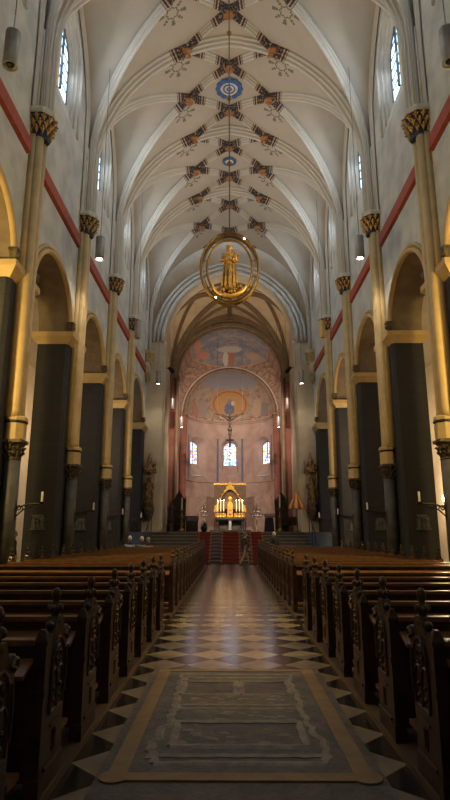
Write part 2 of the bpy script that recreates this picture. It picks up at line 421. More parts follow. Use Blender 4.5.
def wall_mesh(mb, fmap, s0, s1, z0, z1, ops, depth=0, step=None):
    ss = {s0, s1}
    for o in ops:
        for x in o.samples():
            if s0 <= x <= s1: ss.add(x)
    if step:
        n = int((s1 - s0) / step)
        for i in range(n): ss.add(s0 + (s1 - s0) * i / n)
    ss = sorted(ss)
    for a, b in zip(ss, ss[1:]):
        if b - a < 1e-6: continue
        m = (a + b) / 2; inside = sorted([o for o in ops if abs(m - o.c) < o.hw], key=lambda o: o.zb)
        la = lb = z0
        for o in inside:
            if o.zb > la + 1e-6: mb.add([fmap(a, la, depth), fmap(b, lb, depth), fmap(b, o.zb, depth), fmap(a, o.zb, depth)], [(0, 1, 2, 3)])
            la, lb = o.top(a), o.top(b)
        mb.add([fmap(a, la, depth), fmap(b, lb, depth), fmap(b, z1, depth), fmap(a, z1, depth)], [(0, 1, 2, 3)])
def reveal(mb, fmap, o, d0, d1, k=1.0, dzb=0, bottom=True):
    A = o.loop(); B = o.loop(k, dzb); n = len(A)
    mb.add([fmap(*p, d0) for p in A] + [fmap(*p, d1) for p in B], [(i, i + 1, i + 1 + n, i + n) for i in range(n - 1)] + ([(n - 1, 0, n, 2 * n - 1)] if bottom else []))
def pane(name, fmap, o, d, k, dzb, m, parent=None, bars=3, mull=1):
    pts = o.loop(k, dzb); mb = MB(); mb.add([fmap(*p, d) for p in pts], [tuple(range(len(pts)))])
    g = mb.build(name, m, parent)
    fr = MB(); hw = o.hw * k
    def tp(x): return o.zs + (o.top(o.c + (x - o.c) / k) - o.zs) * k
    for j in range(mull):
        x = o.c - hw + 2 * hw * (j + 1) / (mull + 1); fr.tube([fmap(x, o.zb + dzb, d - .03), fmap(x, tp(x) - .02, d - .03)], .055, 6)
    z = o.zb + dzb
    st_ = (tp(o.c) - z) / (bars + 2.0)
    while z < tp(o.c) - .5:
        z += st_
        if z < tp(o.c) - .4: fr.tube([fmap(o.c - hw, z, d - .02), fmap(o.c + hw, z, d - .02)], .022, 4)
    fr.tube([fmap(*p, d - .02) for p in pts], .04, 5)
    f = fr.build('mullion', LEAD, g)
    return g

# ------------------------------------------------------------------ floor
fl = MB(); fl.box(-10, 10, -4, 29.6, -.2, 0)
# tile parity: swap so that the lattice origin is a black tile
floor = struct(fl.build('floor', CHECK), 'black and cream diagonal checker floor', 'floor')
for n in CHECK.node_tree.nodes:
    if n.type == 'MIX' and n.inputs[0].is_linked and n.inputs[6].is_linked and n.inputs[7].is_linked and n.inputs[0].links[0].from_node.type == 'MATH' and n.inputs[0].links[0].from_node.operation == 'ABSOLUTE':
        a = n.inputs[6].links[0].from_socket; b = n.inputs[7].links[0].from_socket
        CHECK.node_tree.links.new(b, n.inputs[6]); CHECK.node_tree.links.new(a, n.inputs[7])
# pew platforms with a raised kerb: near and far block on each side
KL, KR = -1.17, 1.28
for (x0, x1), side in (((-5.15, KL), 'left'), ((KR, 5.15), 'right')):
    for y0, y1, what in ((1.6, 10.25, 'near'), (11.25, 27.4, 'far')):
        b = MB(); b.box(x0, x1, y0, y1, 0, .05)
        e = x1 if side == 'left' else x0
        b.box(e - .045, e + .045, y0, y1, 0, .052)
        struct(b.build('trim_' + ('1' if what == 'near' else '2'), FLOORWOOD), f'low brown wooden platform under the {what} {side} pews', 'platform')

# ------------------------------------------------------------------ nave walls
ZSP = 8.20                       # arcade springing
VSP, VR, VC = 15.2, 5.93, .63    # vault springing and arc
def zb(x): return VSP + math.sqrt(max(0, VR * VR - (abs(x) + VC) ** 2))
bays = list(zip(PY, PY[1:]))
wn = 0; tn = 10
for sgn, side in ((-1, 'left'), (1, 'right')):
    f = lambda s, z, d, g=sgn: (g * (5.5 + d), s, z)
    arches = [Op((a + b) / 2, (b - a) / 2 - .7, ZSP, ZSP + .02, .93) for a, b in bays]
    wins = [Op((a + b) / 2, 1.2, 15.25, 17.85, 1.32, 'pointed') for a, b in bays]
    mb = MB()
    wall_mesh(mb, f, -4, 36.2, ZSP, 21.6, arches + wins)
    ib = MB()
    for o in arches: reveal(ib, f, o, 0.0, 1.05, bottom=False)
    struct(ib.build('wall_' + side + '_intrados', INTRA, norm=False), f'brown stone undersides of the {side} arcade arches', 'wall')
    for o in wins: reveal(mb, f, o, 0, .34, .62, 1.15)
    wall_mesh(mb, f, -4, 36.2, ZSP, 10.9, arches, 1.05)
    wall_mesh(mb, f, -4, 36.2, 10.9, 21.6, [], 1.6)
    # plain piers behind the camera and the end solid
    for y0, y1 in ((-4, -1.3), (2.5, 3.9)): mb.box(min(sgn * 5.5, sgn * 6.55), max(sgn * 5.5, sgn * 6.55), y0, y1, 0, ZSP)
    struct(mb.build('wall_' + side, PLASTER, norm=False), f'pale plastered nave wall with round arches on the {side}', 'wall')
    for (a, b), ar, o in zip(bays, arches, wins):
        wn += 1
        g_ = pane(f'window_{wn}', f, o, .34, .62, 1.15, DAY, bars=4)
        for dd, kk, th in ((-.02, 1.03, .06), (.10, .90, .05), (.2, .79, .045)):
            t = MB(); t.tube([f(*p, dd) for p in o.loop(kk, .1 if kk > 1 else .4)], th, 6); t.build('window_moulding', WHITE_STONE, g_, True)
        struct(g_, 'tall pointed clerestory window with pale daylight glass', 'window')
        # red sandstone string course
        tn += 1
        t = MB(); t.add([(sgn * 5.5, a + .38, 11.57), (sgn * 5.40, a + .38, 11.63), (sgn * 5.40, a + .38, 12.03), (sgn * 5.5, a + .38, 12.13),
                         (sgn * 5.5, b - .38, 11.57), (sgn * 5.40, b - .38, 11.63), (sgn * 5.40, b - .38, 12.03), (sgn * 5.5, b - .38, 12.13)],
                        [(0, 1, 2, 3), (4, 7, 6, 5), (0, 4, 5, 1), (1, 5, 6, 2), (2, 6, 7, 3), (3, 7, 4, 0)])
        struct(t.build(f'trim_{tn}', BAND), 'red sandstone string course between two shafts', 'moulding')
        # ochre archivolt with little corbel heads
        tn += 1
        t = MB()
        pts = [(sgn * 5.46, ar.c - (ar.hw + .02) * math.cos(PI * i / 24), ar.zs + .93 * (ar.hw + .02) * math.sin(PI * i / 24)) for i in range(25)]
        t.tube(pts, .085, 8)
        pts = [(sgn * 5.49, ar.c - (ar.hw + .17) * math.cos(PI * i / 24), ar.zs + .94 * (ar.hw + .17) * math.sin(PI * i / 24)) for i in range(25)]
        t.tube(pts, .06, 6)
        arch = struct(t.build(f'trim_{tn}', GOLDSTONE, smooth=True), 'ochre moulding around a round arcade arch', 'moulding')
        for s2 in (-1, 1):
            k = MB(); k.frus(sgn * 5.44, ar.c + s2 * (ar.hw - .02), ZSP + .02, ZSP + .3, .06, .06, .11, .11)
            k.ball((sgn * 5.36, ar.c + s2 * (ar.hw - .02), ZSP + .17), .08, 8, 5); k.box(sgn * 5.44 - .12, sgn * 5.44 + .12, ar.c + s2 * (ar.hw - .02) - .12, ar.c + s2 * (ar.hw - .02) + .12, ZSP + .3, ZSP + .36)
            k.build('corbel_head', DARKCARVE, arch)
    # aisles: outer wall and barrel vault
    mb = MB(); x0, x1 = sgn * 9.6, sgn * 9.9
    mb.box(min(x0, x1), max(x0, x1), -4, 36.4, -.2, 10.2)
    struct(mb.build('wall_' + side + '_aisle', CREAM), f'cream outer wall of the {side} aisle', 'wall')
    mb = MB(); cx = sgn * 8.08; n = 16
    for i in range(n):
        a0, a1 = PI * i / n, PI * (i + 1) / n
        mb.add([(cx - 1.53 * math.cos(a), y, ZSP + 1.1 + 1.2 * math.sin(a)) for a in (a0, a1) for y in (-4, 36.4)], [(0, 1, 3, 2)])
    struct(mb.build('ceiling_' + side + '_aisle', AWEB, smooth=True), f'vaulted ceiling of the {side} aisle', 'ceiling')
    mb = MB(); mb.box(min(sgn * 5.6, sgn * 9.9), max(sgn * 5.6, sgn * 9.9), 36.2, 36.5, -.2, 11)
    struct(mb.build('wall_' + side + '_aisle_end', CREAM), f'far end wall of the {side} aisle', 'wall')
mb = MB(); mb.box(-10, 10, -4.3, -4, -.2, 22)
struct(mb.build('wall_back', PLASTER), 'plain west wall behind the camera', 'wall')

# ------------------------------------------------------------------ nave vault
def bay_of(y):
    for a, b in bays:
        if a <= y <= b: return a, b
    return bays[0] if y < PY[0] else bays[-1]
BX = 1.8
def vz(x, y):
    a, b = bay_of(y); m, h = (a + b) / 2, (b - a) / 2
    t = min(abs(y - m) / h, 1); xr = BX + (5.3 - BX) * t; x = abs(x)
    return zb(x) if x <= xr else zb(xr) - .03 * (x - xr)
v = MB()
S = [1 - (1 - i / 14) ** 2 for i in range(15)]
TT = sorted({-s for s in S} | set(S))
for a, b in bays:
    m, h = (a + b) / 2, (b - a) / 2
    rows = []
    for t in TT:
        xr = BX + (5.3 - BX) * abs(t)
        xs = [xr * math.sin(i / 16 * PI / 2) / 1 for i in range(17)] + [xr + (5.56 - xr) * i / 3 for i in (1, 2, 3)]
        full = [-x for x in reversed(xs[1:])] + xs
        row = []
        for x in full:
            z = zb(min(abs(x), xr)) - (.03 * (abs(x) - xr) if abs(x) > xr else 0)
            row.append((x, m + t * h, z))
        rows.append(row)
    n = len(rows[0]); vs = [p for r_ in rows for p in r_]
    v.add(vs, [(i * n + j, i * n + j + 1, (i + 1) * n + j + 1, (i + 1) * n + j) for i in range(len(rows) - 1) for j in range(n - 1)])
ceiling = struct(v.build('ceiling', WEB, norm=False), 'pale net vault of the nave with painted ribs', 'ceiling')

RP = [(-.17, .03), (-.17, -.07), (-.12, -.10), (-.11, -.17), (-.06, -.19), (-.045, -.26), (0, -.29), (.045, -.26), (.06, -.19), (.11, -.17), (.12, -.10), (.17, -.07), (.17, .03)]
def rib(name, pts, m, parent, paint=(False, False), k=1.0, profile=RP, kv=1.15, slim=False):
    pts = [Vector(p) for p in pts]; d = pts[-1] - pts[0]; d.z = 0
    if d.length < 1e-6: d = Vector((1, 0, 0))
    d.normalize(); lat = Vector((-d.y, d.x, 0)); n = len(profile)
    acc = [0]
    for a, b in zip(pts, pts[1:]): acc.append(acc[-1] + (b - a).length)
    tot = acc[-1]; vs = []; us = []; pu = Vector((0, 0, 1)) - d * .3
    for i, p in enumerate(pts):
        t = (pts[min(i + 1, len(pts) - 1)] - pts[max(i - 1, 0)]).normalized()
        up = lat.cross(t)
        if up.dot(pu) < 0: up = -up
        pu = up
        g_ = .52 + .48 * min(1, max(0, (p.z - 15.0) / 2.6)) if slim else 1
        for a, b in profile: vs.append(p + lat * a * k * g_ + up * b * k * kv * g_)
        u = 9
        if paint[0]: u = min(u, acc[i])
        if paint[1]: u = min(u, tot - acc[i])
        us.append(u)
    fs = [(i * n + j, i * n + j + 1, (i + 1) * n + j + 1, (i + 1) * n + j) for i in range(len(pts) - 1) for j in range(n - 1)]
    me = bpy.data.meshes.new(name); me.from_pydata([tuple(x) for x in vs], [], fs); me.update()
    uv = me.uv_layers.new(name='UVMap')
    for l in me.loops: uv.data[l.index].uv = (us[l.vertex_index // n], 0)
    me.materials.append(m)
    o = bpy.data.objects.new(name, me); C.objects.link(o); o.parent = parent
    return o
def path(p, q, surf, n=26, ease=False, low=None):
    out = [(low[0], low[1], 13.05), (low[0], low[1], 14.6)] if low else []
    for i in range(n + 1):
        t = i / n
        if ease: t = 1 - (1 - t) ** 2
        x = p[0] + (q[0] - p[0]) * t; y = p[1] + (q[1] - p[1]) * t
        out.append((x, y, surf(x, y) + .02))
    return out
AX = 1.72
def add_boss(c, r, parent):
    b = MB(); b.lathe(c[0], c[1], [(.02, c[2] - .36), (r * .7, c[2] - .34), (r, c[2] - .26), (r * .8, c[2] - .18), (r * .5, c[2] - .05)], 12, fold=.08, fn=6)
    b.ball((c[0], c[1], c[2] - .35), r * .42, 8, 5); b.build('boss', BOSS, parent)
for k, (a, b) in enumerate(bays):
    if k < 1: continue
    m, h = (a + b) / 2, (b - a) / 2; rr = h * .5
    for s in (-1, 1):
        # wall shaft to B (crest of the lunette), both ends of the bay
        for e, yy in ((1, a), (-1, b)):
            rib('diagonal_rib', path((s * 5.28, yy + e * .06), (s * BX, m), vz, 30, True, low=(s * 5.27, yy + e * .15)), RIB, ceiling, (False, True), .95, slim=True)
        for e in (-1, 1):
            rib('net_rib', path((s * BX, m), (0, m + e * rr), vz, 16), RIB, ceiling, (True, True), .95)
        for yy, e in ((a, 1), (b, -1)):
            rib('net_rib', path((s * AX, yy), (0, (m - rr) if e > 0 else (m + rr)), lambda x, y: vz(x, y), 16), RIB, ceiling, (True, True), .95)
        add_boss((s * BX, m, vz(BX, m)), .24, ceiling)
        # formeret against the wall
        pts = [(s * 5.44, m + min(h - .33, max(-h + .33, h * t)), zb(BX + (5.3 - BX) * abs(t)) - .05) for t in TT]
        pts = [(s * 5.44, a + .33, 13.05)] + pts + [(s * 5.44, b - .33, 13.05)]
        rib('wall_rib', pts, RIB, ceiling, k=.62, slim=True)
    for e in (-1, 1): add_boss((0, m + e * rr, vz(0, m)), .22, ceiling)
    # painted ring around the vault eye
    if k in (4, 5):
        rad = .62 if k == 4 else .36
        ring = MB(); z = vz(0, m) - .06
        n = 40; R0 = [(rad * .62, -.02), (rad * .66, -.08), (rad * .92, -.08), (rad, -.02)]
        vs = []
        for q in range(n):
            an = 2 * PI * q / n
            for j, (r_, dz) in enumerate(R0):
                r2 = r_ * (1 + (.06 * math.cos(12 * an) if j > 1 else 0)); vs.append((r2 * math.cos(an), m + r2 * math.sin(an), z + dz))
        ring.add(vs, [(q * 4 + j, q * 4 + j + 1, ((q + 1) % n) * 4 + j + 1, ((q + 1) % n) * 4 + j) for q in range(n) for j in range(3)])
        ro = ring.build('eye_ring', BLUE, ceiling)
        dsk = MB(); dsk.lathe(0, m, [(rad * .64, z + .02), (rad * .64, z - .03)], 32); dsk.build('eye_disc', PALE, ro)
        if k == 4:
            d2 = MB()
            for rq in (.40, .15): d2.tube([(rad * rq * math.cos(2 * PI * q / 28), m + rad * rq * math.sin(2 * PI * q / 28), z - .035) for q in range(28)], .03, 6, closed=True)
            d2.build('eye_disc_line', BLUE, ro)
for y in PY[1:-1]:
    for s in (-1, 1):
        xs = [5.3 * math.cos(PI / 2 * i / 30) for i in range(31)]
        pts = [(s * 5.22, y, 13.05), (s * 5.22, y, 14.8)] + [(s * (x - .04 * max(0, 1 - (zb(x) - VSP) / 2)), y, zb(x) + .02) for x in xs[1:] if x > AX] + [(s * AX, y, zb(AX) + .02)]
        rib('transverse_rib', pts, RIB, ceiling, (False, True), 1.3, slim=True)
        add_boss((s * AX, y, zb(AX)), .27, ceiling)
    rib('transverse_rib', [(AX - 2 * AX * i / 14, y, zb(AX - 2 * AX * i / 14) + .02) for i in range(15)], RIB, ceiling, (False, False), 1.3)

# ------------------------------------------------------------------ arcade piers
def leaves(mb, cx, cy, z0, z1, r0, r1, n, size):
    for row in range(3):
        f_ = (row + .45) / 3; z = z0 + (z1 - z0) * f_; r = r0 + (r1 - r0) * f_
        for k in range(n):
            a = 2 * PI * (k + .5 * (row % 2)) / n; c_, s_ = math.cos(a), math.sin(a); q = size
            da = 2 * PI / n * .22
            mb.tube([(cx + r * c_, cy + r * s_, z - q * .6), (cx + (r + q * .18) * c_, cy + (r + q * .18) * s_, z), (cx + (r + q * .5) * c_, cy + (r + q * .5) * s_, z + q * .42), (cx + (r + q * .68) * c_, cy + (r + q * .68) * s_, z + q * .25)], [q * .12, q * .2, q * .2, q * .12], 5)
            for e in (-1, 1):
                mb.tube([(cx + r * math.cos(a + e * da * .4), cy + r * math.sin(a + e * da * .4), z - q * .2), (cx + (r + q * .3) * math.cos(a + e * da * 1.6), cy + (r + q * .3) * math.sin(a + e * da * 1.6), z + q * .2)], [q * .06, q * .12], 4)
def vault_shafts(mb, x, z0, z1):
    mb.box(x - .17, x - .04, -.30, .30, z0, z1 + .6)
    for dy in (-.24, .24): mb.tube([(x - .02, dy, z0), (x - .02, dy, z1 + .6)], .05, 8)
def make_pier():
    r = thing('arcade_pier', '', 'pillar')
    core = MB(); c = .10; hx, hy = .525, .70
    core.prism([(-hx, -hy), (hx - c, -hy), (hx, -hy + c), (hx, hy - c), (hx - c, hy), (-hx, hy)], 'z', 0, 7.82)
    core.build('pier_core', PIERSTONE, r)
    b = MB(); b.box(-hx - .06, hx + .02, -hy - .06, hy + .06, 0, .35); b.build('plinth', GREYSTONE, r)
    im = MB(); im.frus(0, 0, 7.82, 8.04, hx, hy, hx + .2, hy + .2); im.box(-hx - .2, hx + .2, -hy - .2, hy + .2, 8.04, 8.20)
    im.build('impost', GOLDSTONE, r)
    X = .72
    base = MB(); base.lathe(X, 0, [(.34, 0), (.34, .22), (.29, .27), (.27, .33), (.24, .38), (.21, .42)], 16); base.build('column_base', GREYSTONE, r, True)
    col = MB(); col.lathe(X, 0, [(.20, .4), (.19, 3.3)], 20); col.build('column', GREYSTONE, r, True)
    cap = MB(); cap.lathe(X, 0, [(.18, 3.28), (.21, 3.31), (.17, 3.35), (.18, 3.5), (.22, 3.64), (.25, 3.72)], 16); leaves(cap, X, 0, 3.36, 3.72, .17, .22, 8, .15)
    cap.box(X - .26, X + .26, -.26, .26, 3.7, 3.78); cap.build('lower_capital', DARKCARVE, r)
    ob = MB(); ob.lathe(X, 0, [(.265, 3.78), (.265, 4.24), (.285, 4.26), (.285, 4.33), (.25, 4.37)], 8, ph=PI / 8); ob.build('shaft_base', OCHRE, r)
    rg = MB(); rg.lathe(X, 0, [(.27, 4.19), (.29, 4.21), (.29, 4.24), (.27, 4.26)], 8, ph=PI / 8); rg.build('dark_ring', IRON, r)
    sh = MB()
    for dy in (-.135, .135): sh.lathe(X + .02, dy, [(.14, 4.33), (.125, 4.5), (.125, 12.28)], 16)
    sh.lathe(X - .1, 0, [(.13, 4.33), (.13, 12.28)], 12); sh.box(hx - .04, X - .04, -.27, .27, 4.33, 12.3)
    sh.build('painted_shaft', OCHRE, r, True)
    uc = MB(); uc.lathe(X - .02, 0, [(.26, 12.22), (.29, 12.26), (.27, 12.32), (.28, 12.55), (.36, 12.82), (.42, 12.9)], 8, ph=PI / 8)
    cu = uc.build('upper_capital', NAVY, r)
    lf = MB(); leaves(lf, X - .02, 0, 12.36, 12.9, .27, .37, 12, .18); lf.build('gilded_foliage', GILT, cu)
    ab = MB(); ab.lathe(X - .02, 0, [(.44, 12.9), (.47, 12.98), (.47, 13.06), (.40, 13.1)], 8, ph=PI / 8); ab.build('abacus', WHITE_STONE, cu)
    vs = MB(); vault_shafts(vs, X - .06, 13.1, 15.2); vs.build('vault_shaft', WHITE_STONE, r, True)
    return r
pier0 = make_pier()
first = True
ords = ['nearest', 'second', 'third', 'fourth', 'fifth', 'farthest']
desc = ['nearest shown, at the picture edge', 'standing second from the camera', 'standing third from the camera', 'standing fourth from the camera', 'fifth from the camera beside the choir steps']
for side, s in (('left', -1), ('right', 1)):
    for i, y in enumerate(PY[2:-1]):
        p = pier0 if first else copy_tree(pier0); first = False
        p.location = (s * 6.025, y, 0); p.rotation_euler.z = 0 if s < 0 else PI
        p['label'] = f'dark {side} arcade pier with ochre shaft, {["mostly outside the frame beside the first pews", *desc[0:4]][i]}'
        p['group'] = f'arcade piers on the {side}'
    # last pier against the crossing: dark core, shaft carried on a corbel
    r = thing('corbelled_pier', f'dark {side} pier with a short corbelled shaft beside the cream crossing pillar', 'pillar', (s * 6.025, 35.0, 0), 0 if s < 0 else PI)
    c = MB(); c.box(-.525, .525, -.6, .55, 0, 7.82); c.build('pier_core', PIERSTONE, r)
    im = MB(); im.frus(0, 0, 7.82, 8.04, .525, .6, .72, .8); im.box(-.72, .72, -.8, .7, 8.04, 8.20); im.build('impost', OCHRE, r)
    X = .70
    k = MB(); k.lathe(X, 0, [(.03, 10.9), (.12, 11.0), (.2, 11.3), (.24, 11.45)], 10); leaves(k, X, 0, 10.95, 11.4, .06, .2, 7, .12); k.build('corbel', GOLDSTONE, r)
    sh = MB()
    for dy in (-.13, .13): sh.lathe(X + .02, dy, [(.125, 11.45), (.125, 12.28)], 14)
    sh.box(.48, X, -.25, .25, 11.45, 12.3); sh.build('short_shaft', CREAM, r, True)
    uc = MB(); uc.lathe(X, 0, [(.26, 12.22), (.28, 12.55), (.36, 12.82), (.42, 12.9), (.45, 13.06), (.4, 13.1)], 8, ph=PI / 8); leaves(uc, X, 0, 12.36, 12.9, .27, .37, 10, .13); uc.build('upper_capital', GOLDSTONE, r)
    vs = MB(); vault_shafts(vs, X - .06, 13.1, 15.2); vs.build('vault_shaft', WHITE_STONE, r, True)

# ------------------------------------------------------------------ crossing arch, crossing, choir
f = lambda s, z, d: (s, 35.7 + d, z)
o = Op(0, 4.4, 1.5, 14.0, 1.13, 'pointed')
mb = MB(); wall_mesh(mb, f, -6.6, 6.6, 1.5, 22, [o]); reveal(mb, f, o, 0, 1.2, bottom=False); wall_mesh(mb, f, -6.6, 6.6, 1.5, 22, [o], 1.2)
mb.box(-6.6, -4.4, 35.7, 36.9, 0, 1.5); mb.box(4.4, 6.6, 35.7, 36.9, 0, 1.5)
cw = struct(mb.build('wall_crossing', CREAM, norm=False), 'cream crossing wall with the great pointed arch', 'wall')
for dr, rr_, mm in ((.12, .13, WHITE_STONE), (.42, .12, WHITE_STONE), (.70, .11, WHITE_STONE)):
    t = MB(); oo = Op(0, 4.4 + dr, 13.0, 14.0, 1.13, 'pointed')
    t.tube([(x, 35.62, z) for x, z in oo.loop()[1:-1]], rr_, 8)
    tn += 1; struct(t.build(f'trim_{tn}', mm, smooth=True), 'white roll moulding of the great crossing arch', 'moulding')
t = MB()
for s in (-1, 1): t.lathe(s * 4.42, 36.0, [(.2, 1.6), (.16, 1.9), (.16, 13.8), (.26, 14.1)], 10)
tn += 1; struct(t.build(f'trim_{tn}', CREAM, smooth=True), 'slim cream shafts under the crossing arch', 'moulding')
HW = 4.95; CY0, CY1 = 36.9, 45.0
for s, side in ((-1, 'left'), (1, 'right')):
    g = lambda q, z, d, s=s: (s * (HW + d), q, z)
    op = Op(41, 3.0, 1.6, 9.0); mb = MB(); wall_mesh(mb, g, CY0, CY1, 1.55, 21, [op]); reveal(mb, g, op, 0, .8, bottom=False)
    mb.box(min(s * (HW + .8), s * (HW + 1)), max(s * (HW + .8), s * (HW + 1)), CY0, CY1, 1.5, 13)
    struct(mb.build(f'wall_{side}_crossing', CREAM, norm=False), f'cream {side} side wall of the crossing', 'wall')
# crossing vault
ym, hy_ = (CY0 + CY1) / 2, (CY1 - CY0) / 2
def pz(u, rise=1.12): 
    c = (rise * rise - 1) / 2
    return math.sqrt(max(0, (1 + c) ** 2 - (min(abs(u), 1) + c) ** 2)) / rise
def cz(x, y):
    u, w_ = abs(x) / HW, abs(y - ym) / hy_
    return 14.1 + 5.75 * max(pz(u), pz(w_)) - .25 * (u * u + w_ * w_) * (1 if max(u, w_) < 1 else 1)
v = MB(); ng = 44; cs = [math.sin(PI / 2 * (2 * i / ng - 1)) for i in range(ng + 1)]
v.add([(a * HW, ym + b * hy_, cz(a * HW, ym + b * hy_)) for b in cs for a in cs], [(i * (ng + 1) + j, i * (ng + 1) + j + 1, (i + 1) * (ng + 1) + j + 1, (i + 1) * (ng + 1) + j) for i in range(ng) for j in range(ng)])
cc = struct(v.build('ceiling_crossing', CWEB, norm=False), 'cream ribbed vault over the crossing', 'ceiling')
cz2 = lambda x, y: cz(x, y)
for sx in (-1, 1):
    for sy in (-1, 1):
        corner = (sx * (HW - .02), ym + sy * (hy_ - .02))
        rib('diagonal_rib', path(corner, (0, ym), cz2, 30, False), BROWNRIB, cc)
        rib('tierceron_rib', path(corner, (0, ym + sy * hy_ * .5), cz2, 30), BROWNRIB, cc, k=.8)
        rib('tierceron_rib', path(corner, (sx * HW * .5, ym), cz2, 30), BROWNRIB, cc, k=.8)
rib('ridge_rib', [(0, CY0 + .05 + (CY1 - CY0 - .1) * i / 20, cz(0, CY0 + .05 + (CY1 - CY0 - .1) * i / 20)) for i in range(21)], BROWNRIB, cc, k=.9)
rib('ridge_rib', [(-HW + .05 + (2 * HW - .1) * i / 20, ym, cz(-HW + .05 + (2 * HW - .1) * i / 20, ym)) for i in range(21)], BROWNRIB, cc, k=.9)
add_boss((0, ym, cz(0, ym)), .35, cc)
for sy in (-1, 1):
    rib('arch_rib', [(HW * math.cos(PI * i / 40), ym + sy * (hy_ - .1), cz(HW * math.cos(PI * i / 40), ym + sy * hy_)) for i in range(41)], BROWNRIB, cc, k=1.1)
# choir: first arch (Y 45), barrel to Y 50, second arch, apse
YA, YB = 45.0, 50.0; RA, ZA = 4.5, 14.25; RB_, ZB = 4.05, 12.1
fA = lambda s, z, d: (s, YA + d, z)
oA = Op(0, RA, 1.5, ZA); mb = MB(); wall_mesh(mb, fA, -6.2, 6.2, 1.5, 21.5, [oA]); reveal(mb, fA, oA, 0, .7, bottom=False)
struct(mb.build('wall_choir_arch', CREAM, norm=False), 'cream wall above the round choir arch', 'wall')
def arch_tube(y, r, z, th, m, name_, label, n=40):
    global tn
    t = MB(); t.tube([(r * math.cos(PI * i / n), y, z + r * math.sin(PI * i / n)) for i in range(n + 1)], th, 8)
    tn += 1; struct(t.build(f'trim_{tn}', m, smooth=True), label, 'moulding')
arch_tube(YA - .05, RA + .05, ZA, .16, BROWNRIB, '', 'brown outer roll of the round choir arch')
arch_tube(YA - .0, RA + .38, ZA, .12, BROWNRIB, '', 'brown hood moulding over the round choir arch')
arch_tube(YA + .5, RA - .08, ZA, .12, BROWNRIB, '', 'brown inner roll of the round choir arch')
for s, side in ((-1, 'left'), (1, 'right')):
    p = MB(); p.box(min(s * 4.3, s * 5.2), max(s * 4.3, s * 5.2), YA - .12, YA + .75, 1.5, ZA - .3)
    p.box(min(s * 3.95, s * 4.6), max(s * 3.95, s * 4.6), YB - .3, YB + .2, 1.5, ZB)
    struct(p.build(f'wall_{side}_pilaster', REDWALL), f'red painted pilasters on the {side} of the choir', 'wall')
    q = MB(); q.box(min(s * 4.2, s * 5.3), max(s * 4.2, s * 5.3), YA - .2, YA + .85, ZA - .3, ZA + .02); q.box(min(s * 3.85, s * 4.7), max(s * 3.85, s * 4.7), YB - .4, YB + .25, ZB - .22, ZB)
    q.lathe(s * 4.35, YA - .18, [(.16, 1.6), (.13, 1.9), (.13, ZA - .5), (.24, ZA - .3)], 10)
    tn += 1; struct(q.build(f'trim_{tn}', BROWNRIB), f'brown imposts and shaft on the {side} choir pilasters', 'moulding')
    p = MB(); p.box(min(s * 4.5, s * 4.9), max(s * 4.5, s * 4.9), YA + .7, YB, 1.5, ZA); struct(p.build(f'wall_{side}_choir', PINK), f'pink {side} side wall of the choir', 'wall')
v = MB(); n = 32
v.add([(RA * math.cos(PI * i / n), y, ZA + RA * math.sin(PI * i / n)) for i in range(n + 1) for y in (YA + .5, YB + .05)], [(2 * i, 2 * i + 1, 2 * i + 3, 2 * i + 2) for i in range(n)])
struct(v.build('ceiling_choir', FR_ARCH, smooth=True, norm=False), 'faded blue frescoed barrel vault of the choir', 'ceiling')
fB = lambda s, z, d: (s, YB + d, z)
oB = Op(0, RB_, 1.5, ZB); mb = MB(); wall_mesh(mb, fB, -4.6, 4.6, 1.5, 19.3, [oB]); reveal(mb, fB, oB, 0, .4, bottom=False)
struct(mb.build('wall_apse_arch', FR_ARCH, norm=False), 'frescoed wall around the round apse arch', 'wall')
arch_tube(YB - .03, RB_ + .05, ZB, .13, BROWNRIB, '', 'brown outer roll of the round apse arch')
arch_tube(YB - .0, RB_ + .33, ZB, .08, PINK, '', 'thin ochre line around the round apse arch')
# apse
YC = YB + .3
fC = lambda s, z, d: ((RB_ + d) * math.sin(s), YC + (RB_ + d) * math.cos(s), z)
ops = [Op(a, h_, 6.9, 9.75 + (0 if a else .05)) for a, h_ in ((0, .20), (R(-50), .20), (R(50), .20))]
class AOp(Op):
    def top(s, x): return s.zs + .85 * math.sqrt(max(0, 1 - ((x - s.c) / s.hw) ** 2))
ops = [AOp(o_.c, .20 if o_.c == 0 else .27, 6.7, 9.55) for o_ in ops]
mb = MB(); wall_mesh(mb, fC, -PI / 2, PI / 2, 1.5, ZB, ops, step=.08)
for o_ in ops: reveal(mb, fC, o_, 0, .7, .68 if o_.c == 0 else .5, 1.2)
struct(mb.build('wall_apse', PINK, norm=False), 'curved pink apse wall', 'wall')
wl = ['middle', 'left', 'right']
for i, o_ in enumerate(ops):
    wn += 1
    struct(pane(f'window_{wn}', fC, o_, .7, .68 if o_.c == 0 else .5, 1.2, STAINED, bars=5), f'{wl[i]} round-headed stained glass window of the apse', 'window')
v = MB(); na, nb = 32, 14
v.add([(RB_ * math.cos(PI / 2 * j / nb) * math.sin(-PI / 2 + PI * i / na), YC + RB_ * math.cos(PI / 2 * j / nb) * math.cos(-PI / 2 + PI * i / na), ZB + RB_ * math.sin(PI / 2 * j / nb)) for j in range(nb + 1) for i in range(na + 1)],
      [(j * (na + 1) + i, j * (na + 1) + i + 1, (j + 1) * (na + 1) + i + 1, (j + 1) * (na + 1) + i) for j in range(nb) for i in range(na)])
struct(v.build('ceiling_apse', FR_APSE, smooth=True, norm=False), 'frescoed half dome of the apse with a golden oval', 'ceiling')
t = MB()
for dz, rr_ in ((0, .10), (-.2, .06)): t.tube([((RB_ - .05) * math.sin(-PI / 2 + PI * i / 32), YC + (RB_ - .05) * math.cos(-PI / 2 + PI * i / 32), ZB + dz) for i in range(33)], rr_, 6)
